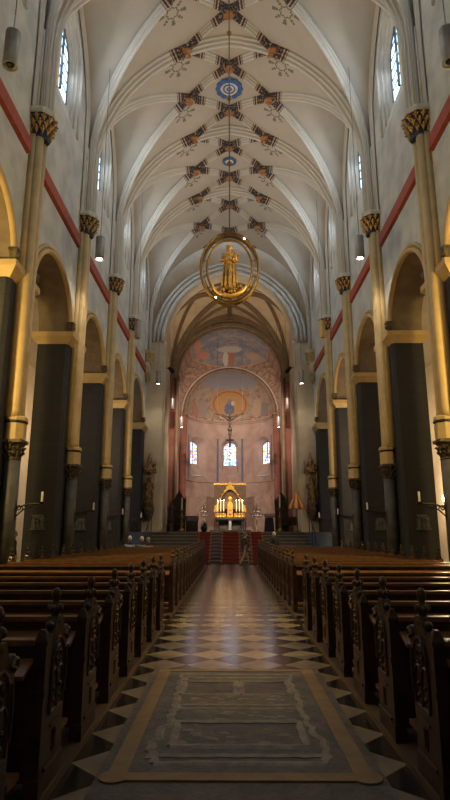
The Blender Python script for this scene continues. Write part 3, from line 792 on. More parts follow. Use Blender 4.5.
tn += 1; struct(t.build(f'trim_{tn}', PINK), 'curved cornice under the half dome', 'moulding')
for ang in (-.30, .30, -.60 * 2.1, .60 * 2.1):
    t = MB(); t.add([fC(a_, z, -.02) for a_ in (ang - .025, ang + .025) for z in (6.2, 10.4)], [(0, 1, 3, 2)])
    t.add([fC(a_, z, 0) for a_ in (ang - .025, ang + .025) for z in (6.2, 10.4)], [(0, 1, 3, 2)])
    t.add([fC(ang - .025, 6.2, -.02), fC(ang + .025, 6.2, -.02), fC(ang + .025, 6.2, 0), fC(ang - .025, 6.2, 0)], [(0, 1, 2, 3)])
    tn += 1; struct(t.build(f'trim_{tn}', mat('blue_stripe', (.16, .18, .30), .8)), 'blue painted vertical stripe beside an apse window', 'painted stripe')
# blind arcade line and cornice low on the apse wall
t = MB()
t.tube([((RB_ - .02) * math.sin(-PI / 2 + PI * i / 32), YC + (RB_ - .02) * math.cos(-PI / 2 + PI * i / 32), 6.15) for i in range(33)], .05, 6)
for c_ in (-1.25, -.85, -.5, .5, .85, 1.25):
    t.tube([fC(c_ - .13, 1.6, -.01)] + [fC(c_ - .13 * math.cos(PI * i / 8), 4.2 + .55 * math.sin(PI * i / 8), -.01) for i in range(9)] + [fC(c_ + .13, 1.6, -.01)], .035, 5)
tn += 1; struct(t.build(f'trim_{tn}', PINK), 'low blind arcade on the apse wall', 'moulding')

# choir platform and stairs
PZ = 1.56; NS = 9; SY = 29.2; TR = .33; RI = PZ / NS
p = MB(); p.box(-6.6, 6.6, SY + NS * TR, 55, 0, PZ)
struct(p.build('floor_choir', STEPSTONE), 'raised grey stone floor of the choir', 'floor')
st = thing('choir_steps', 'wide flight of dark stone steps up to the choir at the end of the aisle', 'steps', (0, SY, 0))
b = MB(); nb_ = MB()
for i in range(NS):
    b.box(-4.3, 4.3, i * TR, NS * TR, i * RI, (i + 1) * RI - .001)
    nb_.box(-4.3, 4.3, i * TR - .02, i * TR + .035, (i + 1) * RI - .028, (i + 1) * RI + .003)
b.build('step_block', STEPSTONE, st); nb_.build('step_nosing', NOSING, st)
def runner(x0, x1, label):
    r = thing('carpet_runner', label, 'carpet', (0, SY, 0), group=None)
    for nm, q0, q1, m in (('carpet_pile', x0 + .09, x1 - .09, CARPET), ('carpet_border', x0, x0 + .09, CARPETEDGE), ('carpet_border', x1 - .09, x1, CARPETEDGE)):
        c = MB()
        for i in range(NS):
            c.box(q0, q1, i * TR - .045, i * TR - .02, i * RI + .004, (i + 1) * RI + .02)
            c.box(q0, q1, i * TR - .045, (i + 1) * TR - .04, (i + 1) * RI + .005, (i + 1) * RI + .02)
        c.build(nm, m, r)
    for i in range(NS):
        c = MB(); c.box(x0 - .01, x1 + .01, i * TR - .06, i * TR - .02, i * RI + .0, i * RI + .055); c.build('nosing_shade', IRON, r)  # dark strip put in as the shadow under each nosing
runner(-.48, .54, 'middle red carpet runner with orange borders on the choir steps')
runner(-1.75, -1.0, 'left red carpet runner on the choir steps')
runner(1.06, 1.8, 'right red carpet runner on the choir steps')
for s, side in ((-1, 'left'), (1, 'right')):
    r = thing('handrail', f'black iron handrail climbing the {side} side of the choir steps', 'handrail', (s * 4.45, SY, 0))
    h = MB(); h.tube([(0, -.35, .85), (0, 0, 1.0), (0, NS * TR, PZ + .95), (0, NS * TR + .5, PZ + .95)], .035, 8); h.build('rail', IRON, r, True)
    for i, yy in enumerate((0.02, 1.0, 2.0, 3.1)):
        q = MB(); zt = min(1.0 + yy / (NS * TR) * (PZ - .05), PZ + .95); zb0 = 0 if yy < .1 else 0
        q.tube([(0, yy, 0 if yy < 3 else PZ), (0, yy, zt)], .025, 6); q.build('baluster', IRON, r)

# ------------------------------------------------------------------ tomb slab
tb = thing('tomb_slab', 'large worn grey tomb slab framed in brass set in the aisle floor', 'tomb slab', (.065, 4.1, 0))
m_ = MB(); m_.box(-.965, .965, -.75, 3.1, -.03, .008); m_.build('margin_stone', TOMB, tb)
m_ = MB(); m_.box(-.76, .76, .14, 2.93, 0, .016); m_.build('slab_stone', TOMB, tb)
m_ = MB(); y0, y1 = .02, 3.04
for x0, x1, a_, b_ in ((-.89, -.76, y0, y1), (.76, .89, y0, y1), (-.76, .76, y0, y0 + .12), (-.76, .76, y1 - .10, y1)): m_.box(x0, x1, a_, b_, 0, .02)
for sx in (-1, 1): m_.lathe(sx * .84, y0 + .06, [(.10, 0), (.10, .0205)], 20)
m_.build('brass_frame', BRASS, tb)
m_ = MB(); rnd = random.Random(3)
def wob(pts, w_=.02, closed=True):
    out = []
    for (xa, ya), (xb, yb) in zip(pts, pts[1:] + (pts[:1] if closed else [])):
        n_ = max(2, int(math.hypot(xb - xa, yb - ya) / .07))
        for i in range(n_): out.append((xa + (xb - xa) * i / n_ + rnd.uniform(-w_, w_) * .5, ya + (yb - ya) * i / n_ + rnd.uniform(-w_, w_) * .5, .012))
    return out
for pts, th in (([(-.52, .62), (.52, .62), (.52, 1.18), (-.52, 1.18)], .05), ([(-.60, .30), (.60, .30), (.62, .44), (-.62, .44)], .045),
                ([(-.55, 1.55), (.55, 1.55), (.55, 1.66), (-.55, 1.66)], .035), ([(-.55, 2.0), (.0, 2.0), (0, 2.5), (-.55, 2.5)], .04), ([(.05, 2.0), (.55, 2.0), (.55, 2.5), (.05, 2.5)], .04),
                ([(-.62, 2.66), (.62, 2.66), (.62, 2.8), (-.62, 2.8)], .03)):
    q = wob(pts); m_.tube(q + q[:1], th, 5, flat=.35)
for sx in (-1, 1):
    q = wob([(sx * .62, .35), (sx * .66, .7), (sx * .6, 1.1), (sx * .58, 1.6), (sx * .6, 2.2), (sx * .58, 2.7)], .06, False); m_.tube(q, .045, 5, flat=.35)
for z in range(60):
    x, y = rnd.uniform(-.5, .5), rnd.choice([rnd.uniform(.66, 1.12), rnd.uniform(1.22, 1.5), rnd.uniform(1.7, 1.95)])
    m_.ball((x, y, .012), rnd.uniform(.015, .05), 6, 4, sz=.3, sx=1.8)
m_.build('carved_relief', RELIEF, tb)

# ------------------------------------------------------------------ pews
def end_panel(x, thick):
    """carved end: outline in the y-z plane, extruded in x"""
    o = [(-.20, 0), (.22, 0), (.22, .10), (.19, .14), (.19, .50), (.22, .64), (.19, .78), (.22, .86), (.19, .92), (.13, .89), (.09, .94), (.055, 1.0),
         (-.055, 1.0), (-.09, .94), (-.13, .89), (-.15, .91), (-.19, .91), (-.19, .14), (-.20, .10)]
    return MB().prism(o, 'x', x - thick / 2, x + thick / 2)
def carving(x, sg):
    """raised tracery on the face that looks at the aisle"""
    m = MB(); X = x + sg * .037
    def ln(pts, r=.012): m.tube([(X, a, b) for a, b in pts], r, 5)
    ln([(-.13, .44), (-.13, .70)] + [(-.13 * math.cos(PI * i / 10), .70 + .17 * math.sin(PI * i / 10)) for i in range(1, 10)] + [(.13, .70), (.13, .44), (-.13, .44)], .014)
    for cy in (-.065, .065): ln([(cy + .06 * math.cos(PI * i / 6), .62 + .07 * math.sin(PI * i / 6)) for i in range(7)], .011)
    ln([(0, .44), (0, .64)]); ln([(.06 * math.cos(2 * PI * i / 12), .76 + .06 * math.sin(2 * PI * i / 12)) for i in range(13)])
    for k in range(4):
        a = PI / 2 * k + PI / 4; m.ball((X, .035 * math.cos(a), .76 + .035 * math.sin(a)), .016, 6, 4)
    for zz in (.5, .57):
        for yy in (-.065, .065): m.ball((X, yy, zz), .018, 6, 4)
    ln([(-.1, .36), (.1, .36)], .010); ln([(-.02, .2), (-.02, .32), (.02, .32), (.02, .2), (-.02, .2)], .008)
    ln([(.17, .5), (.19, .64), (.165, .78)], .014)
    m.tube([(X, .13, .86), (X, .16, .90), (X, .20, .89), (X, .20, .85), (X, .17, .845)], .02, 6)
    m.tube([(X, -.18, .14), (X, .18, .14)], .014, 5)
    return m
def finial(x):
    m = MB(); m.lathe(x, 0, [(.04, .94), (.048, .975), (.028, 1.0), (.028, 1.02), (.045, 1.045), (.030, 1.07), (.022, 1.09), (.032, 1.115), (.034, 1.14), (.026, 1.165), (.010, 1.18)], 8)
    for k in range(4):
        a = PI / 2 * k; m.ball((x + .035 * math.cos(a), .06 * math.sin(a), 1.05), .022, 6, 4, sz=1.2); 
    for dy in (-.10, .10): m.ball((x, dy, .955), .028, 6, 4)
    return m
def make_pew(sg, length):
    r = thing('pew', '', 'pew')
    xa, xb = sg * .035, sg * (length - .035)
    for x, g in ((xa, -sg), (xb, sg)):
        e = end_panel(x, .07).build('bench_end', WOOD, r)
        if x == xa: carving(x, g).build('tracery', WOOD, e)
        finial(x).build('finial', WOOD, e, True)
    x0, x1 = sorted((xa + sg * .035, xb - sg * .035))
    p = MB(); p.box(xa - .037, xa + .037, -.265, -.195, 0, .88); p.frus(xa, -.23, .88, .95, .042, .04, .015, .015); p.box(xa - .045, xa + .045, -.275, -.185, 0, .12); p.box(xa - .043, xa + .043, -.27, -.19, .56, .60); p.box(xa - .043, xa + .043, -.27, -.19, .86, .885)
    p.build('post', WOOD, r)
    s = MB(); s.box(x0, x1, -.20, .22, .42, .46); s.build('seat', WOODTOP, r)
    bk = MB(); bk.box(x0, x1, -.26, -.215, .10, .86)
    n = 4
    for i in range(n + 1):
        q = x0 + (x1 - x0) * i / n; bk.box(max(x0, q - .04), min(x1, q + .04), -.275, -.26, .12, .78)
    bk.build('backrest', WOOD, r)
    tr = MB(); tr.box(x0, x1, -.285, -.19, .86, .895); tr.build('top_rail', WOODTOP, r)
    bl = MB(); bl.add([(x0, -.44, .70), (x1, -.44, .70), (x1, -.275, .765), (x0, -.275, .765), (x0, -.44, .725), (x1, -.44, .725), (x1, -.275, .79), (x0, -.275, .79)], [(0, 3, 2, 1), (4, 5, 6, 7), (0, 1, 5, 4), (1, 2, 6, 5), (2, 3, 7, 6), (3, 0, 4, 7)])
    bl.build('book_ledge', WOODTOP, r)
    kn = MB(); kn.box(x0, x1, -.56, -.38, .17, .205)
    for q in (x0 + .15, (x0 + x1) / 2, x1 - .15): kn.box(q - .03, q + .03, -.54, -.26, 0, .17)
    kn.build('kneeler', WOODTOP, r)
    return r
ROWS1 = [2.02 + .98 * i for i in range(9)]
ROWS2 = [11.95 + 1.0 * i for i in range(15)]
nums = ['first', 'second', 'third', 'fourth', 'fifth', 'sixth', 'seventh', 'eighth', 'ninth', 'tenth', 'eleventh', 'twelfth', 'thirteenth', 'fourteenth', 'fifteenth']
for side, sg, xk in (('left', -1, KL), ('right', 1, KR)):
    proto = make_pew(sg, 3.78); used = False
    for block, rows in (('near', ROWS1), ('far', ROWS2)):
        for i, y in enumerate(rows):
            p = proto if not used else copy_tree(proto); used = True
            p.location = (xk + sg * -.03, y, .05)
            nb2 = ['out of frame', 'cut by frame edge', 'nearest shown whole'][i] + ', ' if block == 'near' and i < 3 else ''
            p['label'] = f'dark oak pew, {side} side, {nb2}{nums[i]} row of the {block} block'
            if i == len(rows) - 1 and block == 'far': p['label'] = f'dark oak pew on the {side} closest to the choir steps'
            p['group'] = f'pews on the {side} in the {block} block'

# ------------------------------------------------------------------ figures
def robed(h, m, name='statue_figure', parent=None, loc=(0, 0, 0), arms=True, child=False, crown=True):
    """one continuous draped figure facing -y"""
    b = MB(); s = h
    b.lathe(loc[0], loc[1], [(.17 * s, loc[2]), (.16 * s, loc[2] + .05 * s), (.13 * s, loc[2] + .3 * s), (.115 * s, loc[2] + .5 * s), (.10 * s, loc[2] + .6 * s), (.125 * s, loc[2] + .72 * s), (.12 * s, loc[2] + .80 * s), (.05 * s, loc[2] + .84 * s), (.035 * s, loc[2] + .87 * s)], 24, 1.05, .72, fold=.09, fn=9)
    x, y, z = loc
    b.ball((x, y - .01 * s, z + .91 * s), .062 * s, 12, 8, .85, .95, 1.15)
    b.ball((x, y - .07 * s, z + .90 * s), .012 * s, 6, 4)
    b.lathe(x, y + .01 * s, [(.09 * s, z + .80 * s), (.08 * s, z + .88 * s), (.07 * s, z + .94 * s), (.03 * s, z + .98 * s)], 12, .9, .9)
    if arms:
        for q in (-1, 1):
            b.tube([(x + q * .12 * s, y, z + .79 * s), (x + q * .16 * s, y - .02 * s, z + .64 * s), (x + q * .08 * s, y - .12 * s, z + .62 * s)], [.045 * s, .042 * s, .028 * s], 8)
            b.ball((x + q * .07 * s, y - .13 * s, z + .62 * s), .025 * s, 6, 4)
    for k in range(5):
        a = -PI * .15 - PI * .7 * k / 4
        b.tube([(x + .13 * s * math.cos(a), y + .10 * s * math.sin(a), z + .55 * s), (x + .15 * s * math.cos(a), y + .125 * s * math.sin(a), z + .25 * s), (x + .17 * s * math.cos(a), y + .14 * s * math.sin(a), z)], [.01 * s, .018 * s, .024 * s], 6)
    if crown:
        for k in range(6):
            a = 2 * PI * k / 6; b.cone((x + .055 * s * math.cos(a), y + .055 * s * math.sin(a), z + .955 * s), (x + .07 * s * math.cos(a), y + .07 * s * math.sin(a), z + 1.03 * s), .016 * s, .003 * s, 5)
        b.lathe(x, y, [(.058 * s, z + .945 * s), (.064 * s, z + .975 * s)], 12)
    if child:
        b.lathe(x + .12 * s, y - .09 * s, [(.05 * s, z + .58 * s), (.055 * s, z + .66 * s), (.05 * s, z + .72 * s), (.02 * s, z + .745 * s)], 10)
        b.ball((x + .12 * s, y - .10 * s, z + .78 * s), .036 * s, 8, 6)
        b.tube([(x + .14 * s, y - .1 * s, z + .71 * s), (x + .2 * s, y - .13 * s, z + .73 * s)], [.018 * s, .012 * s], 6)
    return b.build(name, m, parent, True)

# hanging oval with Madonna
VYm = 14.0; zc = 8.55
mr = thing('hanging_madonna', 'gilded Madonna standing in a double oval ring hung high over the nave', 'hanging sculpture', (0.0, VYm, zc - 1.07)); mr.scale = (1.09, 1.09, 1.09)
def oval(a, b, r, y=0, n=56, flat=1.0): return MB().tube([(a * math.cos(2 * PI * i / n), y, .98 + b * math.sin(2 * PI * i / n)) for i in range(n)], r, 8, closed=True)
oval(.72, .95, .028, -.07).build('outer_ring', OLDGOLD, mr, True)
oval(.72, .95, .028, .07).build('outer_ring', OLDGOLD, mr, True)
hb = MB()
n = 64
for (a, b_) in ((.66, .89),):
    vs = []
    for i in range(n):
        q = 2 * PI * i / n
        for k_, yy in ((1, -.07), (1, .07), (.985, .07), (.985, -.07)): vs.append((a * k_ * math.cos(q), yy, .98 + b_ * k_ * math.sin(q)))
    hb.add(vs, [(i * 4 + j, i * 4 + (j + 1) % 4, ((i + 1) % n) * 4 + (j + 1) % 4, ((i + 1) % n) * 4 + j) for i in range(n) for j in range(4)])
hb.build('ring_band', OLDGOLD, mr)
oval(.56, .78, .03, 0).build('inner_ring', OLDGOLD, mr, True)
for i in range(12):
    sp = MB(); q = 2 * PI * (i + .5) / 12; sp.tube([(.56 * math.cos(q), 0, .98 + .78 * math.sin(q)), (.72 * math.cos(q), 0, .98 + .95 * math.sin(q))], .014, 5); sp.build('ring_strut', OLDGOLD, mr)
robed(1.22, GILT, 'madonna_figure', mr, (0, 0, .40), child=True)
cr = MB(); pts = [(.42 * math.cos(PI + PI * i / 16), -.02, .56 + .30 * math.sin(PI + PI * i / 16)) for i in range(17)]
cr.tube(pts, [.012 + .05 * math.sin(PI * i / 16) for i in range(17)], 8); cr.build('crescent', BRIGHTGOLD, mr, True)
cl = MB()
for k in range(16): cl.ball((random.uniform(-.26, .26), random.uniform(-.12, .12), random.uniform(.32, .47)), random.uniform(.06, .10), 8, 5)
cl.box(-.03, .03, -.03, .03, .18, .40); cl.build('cloud_base', OLDGOLD, mr, True)
lb = MB()
for q in (1.0, 4.2): lb.ball((.69 * math.cos(q), -.09, .98 + .92 * math.sin(q)), .018, 6, 4)
lb.build('ring_glint', BULB, mr)  # glowing beads stand in for small reflections on the ring
cb = MB(); ztop = (vz(0, VYm) - (zc - 1.07)) / 1.09; cb.tube([(0, 0, 1.93), (0, 0, ztop - .05)], .018, 6); cb.build('cable', WIRE, mr)
bl_ = MB()
for zz in (16.3, 14.0, 11.8): bl_.ball((0, 0, (zz - (zc - 1.07)) / 1.09), .07, 12, 8)
bl_.build('cable_ball', OLDGOLD, mr, True)

# pendants
def make_pendant(lit, m):
    r = thing('pendant_lamp', '', 'lamp')
    b = MB(); b.lathe(0, 0, [(.06, .86), (.15, .85), (.155, .82), (.155, .0), (.145, -.01), (.135, .02), (.13, .05)], 24); b.build('lamp_body', m, r, True)
    q = MB(); q.lathe(0, 0, [(.085, .04), (.07, .015), (.02, .0)], 16); q.build('lamp_lens', BULB if lit else IRON, r, True)
    s = MB(); s.lathe(0, 0, [(.05, .86), (.02, .92), (.012, 1.3)], 8); s.build('lamp_stem', METAL, r, True)
    return r
def place_pendant(x, y, z, lit, m, label, group, watts=None):
    r = make_pendant(lit, m); r.location = (x, y, z); r['label'] = label; r['group'] = group
    top = vz(x, y) if y < 35 else (cz(x, y) if y < 45 else ZA + math.sqrt(max(.1, RA * RA - x * x)))
    c = MB(); c.tube([(0, 0, 1.25), (0, 0, top - z + .02)], .011, 5); c.build('suspension_wire', WIRE, r)
    if lit: lamp('SPOT', 'lamp_light', (0, 0, -.06), watts or PEND, (1, .84, .64), parent=r, spot_size=R(110), spot_blend=.7, shadow_soft_size=.1)
G = 'cylindrical pendant lamps along the nave'
for s, side in ((-1, 'left'), (1, 'right')):
    x = s * 4.55
    place_pendant(x, 9.7, 11.0, False, METAL, f'grey cylinder pendant lamp at the top {side} corner of the picture, unlit', G)
    place_pendant(x, 17.9, 10.85, True, METAL, f'lit grey cylinder pendant hanging before the {side} wall, second from the camera', G)
    place_pendant(x, 26.1, 10.85, False, METAL if s < 0 else LAMPWARMLIT, 'unlit grey cylinder pendant on the left, third from the camera' if s < 0 else 'grey cylinder pendant, painted yellow for warm light, on the right, third from the camera', G)
    place_pendant(x, 34.3, 10.7, True, METAL, f'lit pendant hanging in front of the {side} crossing pillar', G)
    place_pendant(x - s * .1, 42.3, 10.8, False, METAL, f'unlit pendant hanging in the {side} of the crossing', G)
    place_pendant(s * 3.85, 43.6, 9.6, True, METAL, f'small lit pendant in front of the {side} red pilaster', G, 90)
# extra wires that the photo shows dropping from the near vault
# floodlight fittings
for i, (a, b) in enumerate(FLOODS):
    side = ('left', 'right')[i]; s = (-1, 1)[i]
    r = thing('floodlight', f'small black floodlight on a bracket high on the {side} crossing pillar', 'spotlight', a)
    e = aim(a, b)
    q = MB(); q.lathe(0, 0, [(.10, .25), (.13, .1), (.15, -.2), (.16, -.25), (.13, -.2)], 14); o = q.build('flood_body', IRON, r, True); o.rotation_euler = e
    q = MB(); q.tube([(0, 0, 0), (s * .3, -.02, .12), (s * (HW - 4.1 + .02), -.02, .12)], .03, 6); q.build('bracket', IRON, r)

# brackets with a candle, reliefs on piers
def make_bracket():
    r = thing('candle_bracket', '', 'wall candle holder')
    b = MB(); b.tube([(0, 0, 0), (.30, 0, .08), (.62, 0, .10)], .022, 6); b.tube([(0, 0, -.22), (.18, 0, -.05), (.42, 0, .06)], .018, 6)
    for k in range(4): b.tube([(.08 + .12 * k + .045 * math.cos(2 * PI * i / 8), 0, -.0 + .015 * k + .055 * math.sin(2 * PI * i / 8)) for i in range(8)], .016, 5, closed=True)
    b.box(-.02, .02, -.05, .05, -.3, .1); b.build('iron_arm', IRON, r)
    b = MB(); b.lathe(.62, 0, [(.02, .08), (.07, .12), (.075, .14), (.05, .14)], 12); b.build('drip_pan', IRON, r)
    b = MB(); b.lathe(.62, 0, [(.028, .14), (.026, .37), (.008, .38)], 10); b.build('candle', WAX, r)
    return r
def make_relief():
    r = thing('stone_relief', '', 'relief')
    b = MB(); b.box(-.22, .22, -.05, 0, -.24, .22); b.box(-.25, .25, -.07, 0, -.27, -.23); b.build('relief_panel', BASALT, r)
    return r
GREYREL = mat('relief_stone', (.10, .10, .10), .7, col2=(.06, .06, .06), scale=8, bmp=.3)
rv = random.Random(5)
for side, s in (('left', -1), ('right', 1)):
    for i, y in enumerate(PY[3:-1]):
        r = make_bracket(); r.location = (s * 5.13, y - .02, 2.15); r.rotation_euler.z = 0 if s < 0 else PI
        r['label'] = f'black iron candle bracket on the {side} column, {["nearest the camera", "second from the camera", "third from the camera", "fourth from the camera"][i]}'
        r['group'] = f'candle brackets on the {side} columns'
        if i == 0: continue
        k = thing('stone_relief', f'small grey Stations of the Cross relief on the {side} {["", "second", "third", "fourth"][i]} pier', 'relief', (s * 6.08, y - .70, 1.9), group=f'stone reliefs on the {side} piers')
        b = MB(); b.box(-.23, .23, -.06, 0, -.26, -.20); b.prism([(-.2, -.2), (.2, -.2), (.2, .1), (.12, .22), (-.12, .22), (-.2, .1)], 'y', -.02, 0); b.build('relief_panel', GREYREL, k)
        for g in range(3):
            b = MB(); x = -.12 + .12 * g; hh = rv.uniform(.22, .32)
            b.lathe(x, -.05, [(.05, -.2), (.04, -.2 + hh * .5), (.05, -.2 + hh * .8), (.02, -.2 + hh * .88)], 8, 1, .8); b.ball((x, -.06, -.2 + hh), .035, 8, 5); b.build('relief_figure', GREYREL, k)
        b = MB(); b.tube([(-.2, -.06, .18 if i % 2 else .0), (.2, -.06, .02 if i % 2 else .16)], .025, 5); b.build('relief_cross', GREYREL, k)

# big statue groups on the crossing pillars
POLY = mat('polychrome_gilding', (.34, .20, .07), .5, metal=.3, col2=(.035, .022, .015), scale=7, bmp=.4)
for s, side in ((-1, 'left'), (1, 'right')):
    r = thing('gilded_statue', f'gilded saint under a carved canopy on the {side} cream crossing pillar', 'statue', (s * 5.08, 35.30, 2.2))
    b = MB(); b.lathe(0, .05, [(.05, 0), (.2, .18), (.32, .45), (.36, .62), (.38, .78), (.34, .84)], 12); leaves(b, 0, .05, .1, .75, .12, .33, 9, .14)
    b.box(-.25, .25, .1, .42, .3, .85); b.build('console', DARKCARVE, r)
    robed(1.85, POLY, 'saint_figure', r, (0, 0, .84), crown=True)
    b = MB(); b.lathe(0, .05, [(.4, 3.0), (.42, 3.2), (.30, 3.3), (.18, 3.7), (.05, 4.2), (.01, 4.3)], 8)
    for k in range(6):
        a = PI + PI * k / 5; b.cone((.38 * math.cos(a), .05 + .38 * math.sin(a), 3.1), (.40 * math.cos(a), .05 + .40 * math.sin(a), 3.75), .05, .008, 6); b.ball((.4 * math.cos(a), .05 + .4 * math.sin(a), 3.0), .06, 6, 4)
    b.box(-.2, .2, .2, .42, 3.0, 3.4)
    for k in range(14): b.ball((random.uniform(-.36, .36), random.uniform(-.3, .2), random.uniform(2.9, 3.6)), random.uniform(.06, .11), 7, 5)
    b.build('canopy', POLY, r)
    b = MB(); b.tube([(.3, -.2, 1.0), (.33, -.2, 3.0)], .025, 6); b.build('staff', OLDGOLD, r)

# ------------------------------------------------------------------ altar
AY = 50.2
al = thing('altar_table', 'dark stone altar table with a pale central column at the end of the choir', 'altar', (0, AY, PZ))
b = MB(); b.box(-1.75, 1.75, -1.0, 1.0, 0, .15); b.build('altar_step', GREYSTONE, al)
b = MB(); b.box(-1.35, 1.35, -.5, .5, 1.05, 1.25); b.frus(0, 0, .95, 1.05, 1.2, .4, 1.3, .46); b.build('table_slab', MARBLE, al)
for x, m in ((0, PALE), (-1.1, MARBLE), (1.1, MARBLE)):
    b = MB(); b.lathe(x, -.3, [(.18, .15), (.13, .25), (.12, .85), (.18, .95)], 12); b.build('leg', m, al)
b = MB(); b.box(-1.0, 1.0, .05, .35, .15, .95); b.build('altar_body', MARBLE, al)
ZT = PZ + 1.25
ci = thing('altar_gable', 'golden pointed gable with a round arch standing over the altar', 'altarpiece', (0, AY + 1.15, PZ))
b = MB()
outer = [(-1.46, 2.0), (-1.46, 1.7), (-1.2, 1.72)] + [(-1.16 * math.copysign(abs(math.cos(PI * i / 16)) ** 1.25, math.cos(PI * i / 16)), 1.8 + 1.95 * math.sin(PI * i / 16) ** 1.15) for i in range(17)] + [(1.2, 1.72), (1.46, 1.7), (1.46, 2.0), (0, 4.45)]
b.prism(outer, 'y', -.12, .12); b.build('gable_frame', BRIGHTGOLD, ci)
for q in (-1, 1):
    for k in range(7):
        t_ = (k + .5) / 7; b = MB(); b.ball((q * 1.46 * (1 - t_), 0, 2.06 + 2.42 * t_), .07, 6, 4); b.build('crocket', BRIGHTGOLD, ci)
b = MB(); b.lathe(0, 0, [(.05, 4.35), (.08, 4.5), (.03, 4.58), (.08, 4.65), (.02, 4.8)], 8); b.build('gable_finial', BRIGHTGOLD, ci)
b = MB(); b.box(-1.46, 1.46, .22, .32, 2.0, 4.2); b.build('backboard', mat('brown_board', (.22, .15, .09), .8), ci)
b = MB()
for k in range(21): b.frus(-1.42 + k * 2.84 / 20, .27, 4.2, 4.34, .05, .05, .02, .02)
b.box(-1.48, 1.48, .2, .34, 4.18, 4.23); b.build('cresting', BRIGHTGOLD, ci)
for q in (-1, 1):
    b = MB(); b.lathe(q * 1.38, 0, [(.12, 0), (.08, .15), (.075, 1.6), (.13, 1.75)], 10); b.build('colonnette', mat('red_marble', (.28, .10, .06), .4), ci)
rq = thing('reliquary_shrine', 'golden arched shrine with a small enthroned figure in the middle of the altar', 'reliquary', (0, AY + .1, ZT)); rq.scale = (.82, .82, .82)
b = MB(); b.box(-.34, .34, -.2, .2, 0, .25); b.prism([(-.28, .25), (.28, .25), (.28, 1.35), (.15, 1.6), (0, 1.68), (-.15, 1.6), (-.28, 1.35)], 'y', -.1, .18); b.build('shrine_body', BRIGHTGOLD, rq)
robed(.75, mat('shrine_figure_gold', (.7, .4, .12), .4, metal=.4), 'shrine_figure', rq, (0, -.2, .3))
b = MB(); b.ball((0, 0, 1.98), .2, 12, 8, sy=.4)
for k in range(12): a = 2 * PI * k / 12; b.cone((.18 * math.cos(a), 0, 1.98 + .18 * math.sin(a)), (.30 * math.cos(a), 0, 1.98 + .30 * math.sin(a)), .03, .005, 4)
b.cone((0, 0, 1.62), (0, 0, 1.85), .05, .04); b.build('crown_finial', BRIGHTGOLD, rq)
gp = thing('altar_gradine', 'low golden arcaded gradine along the back of the altar', 'altarpiece', (0, AY + .1, ZT))
for q in (-1, 1):
    b = MB(); x0, x1 = sorted((q * .36, q * 1.28)); b.box(x0, x1, .12, .28, 0, .34); b.build('gradine_panel', BRIGHTGOLD, gp)
    b = MB()
    for k in range(4): b.tube([(x0 + .13 + .22 * k + .08 * math.cos(PI * i / 6), .11, .14 + .1 * math.sin(PI * i / 6)) for i in range(7)], .015, 5)
    b.build('gradine_arches', GILT, gp)
cs0 = thing('altar_candlestick', '', 'candlestick')
b = MB(); b.lathe(0, 0, [(.09, 0), (.1, .03), (.03, .08), (.03, .2), (.055, .25), (.025, .3), (.03, .48), (.08, .52), (.02, .53)], 10); b.build('stick', BRIGHTGOLD, cs0, True)
b = MB(); b.lathe(0, 0, [(.038, .52), (.036, 1.38), (.008, 1.40)], 10); b.build('candle', CANDLEGLOW, cs0)
b = MB(); b.lathe(0, 0, [(.004, 1.39), (.022, 1.43), (.004, 1.49)], 6); b.build('candle_flame', FLAME, cs0)
for k, x in enumerate((-1.08, -.82, -.56, .56, .82, 1.08)):
    c = cs0 if k == 0 else copy_tree(cs0); c.location = (x, AY - .12, ZT); c['group'] = 'lit candles on the altar'
    c['label'] = f'gold altar candlestick with a tall lit candle, {["outermost on the left", "middle one on the left", "just left of the shrine", "just right of the shrine", "middle one on the right", "outermost on the right"][k]}'
# silver branched candelabra
for s, side in ((-1, 'left'), (1, 'right')):
    r = thing('candelabrum', f'silvery branched floor candelabrum {side} of the altar', 'candelabrum', (s * 2.25 , 48.6, PZ))
    b = MB(); b.lathe(0, 0, [(.22, 0), (.2, .06), (.05, .14), (.04, .9), (.07, .95), (.035, 1.0), (.035, 2.3), (.06, 2.4), (.01, 2.5)], 10); b.build('stem', SILVER, r, True)
    for lvl, (z, w_) in enumerate(((1.35, .48), (1.7, .34), (2.0, .2))):
        b = MB()
        for k in range(6):
            a = PI / 3 * k + lvl * .3; c_, s_ = math.cos(a), math.sin(a)
            b.tube([(0, 0, z - .1), (w_ * .5 * c_, w_ * .5 * s_, z - .12), (w_ * c_, w_ * s_, z + .05)], .02, 5); b.lathe(w_ * c_, w_ * s_, [(.05, z + .05), (.07, z + .09), (.03, z + .12), (.025, z + .22)], 7)
            for g in range(2): b.ball((w_ * (.4 + .3 * g) * c_, w_ * (.4 + .3 * g) * s_, z - .02), .05, 6, 4)
        b.build('branch_tier', SILVER, r)
# flower pot
def flower_pot(x, y, label):
    r = thing('flower_pot', label, 'plant pot', (x, y, PZ))
    b = MB(); b.lathe(0, 0, [(.14, 0), (.24, .15), (.27, .32), (.2, .42), (.23, .45)], 14); b.build('pot', POT, r, True)
    b = MB(); rr = random.Random(int(x * 10) + 60)
    for k in range(46):
        a = rr.uniform(0, 2 * PI); e = rr.uniform(.2, 1.4); d = Vector((math.cos(a) * math.cos(e), math.sin(a) * math.cos(e), math.sin(e))); p0 = Vector((0, 0, .42)); l_ = rr.uniform(.25, .42)
        side_ = d.cross(Vector((0, 0, 1))).normalized() * .045
        b.add([p0, p0 + d * l_ * .6 + side_, p0 + d * l_, p0 + d * l_ * .6 - side_], [(0, 1, 2, 3)])
    b.build('foliage', LEAF, r, norm=False)
    b = MB()
    for k in range(16):
        a = rr.uniform(0, 2 * PI); e = rr.uniform(.4, 1.4); b.ball((.33 * math.cos(a) * math.cos(e), .33 * math.sin(a) * math.cos(e), .42 + .33 * math.sin(e)), .045, 6, 4)
    b.build('blossoms', FLOWER, r)
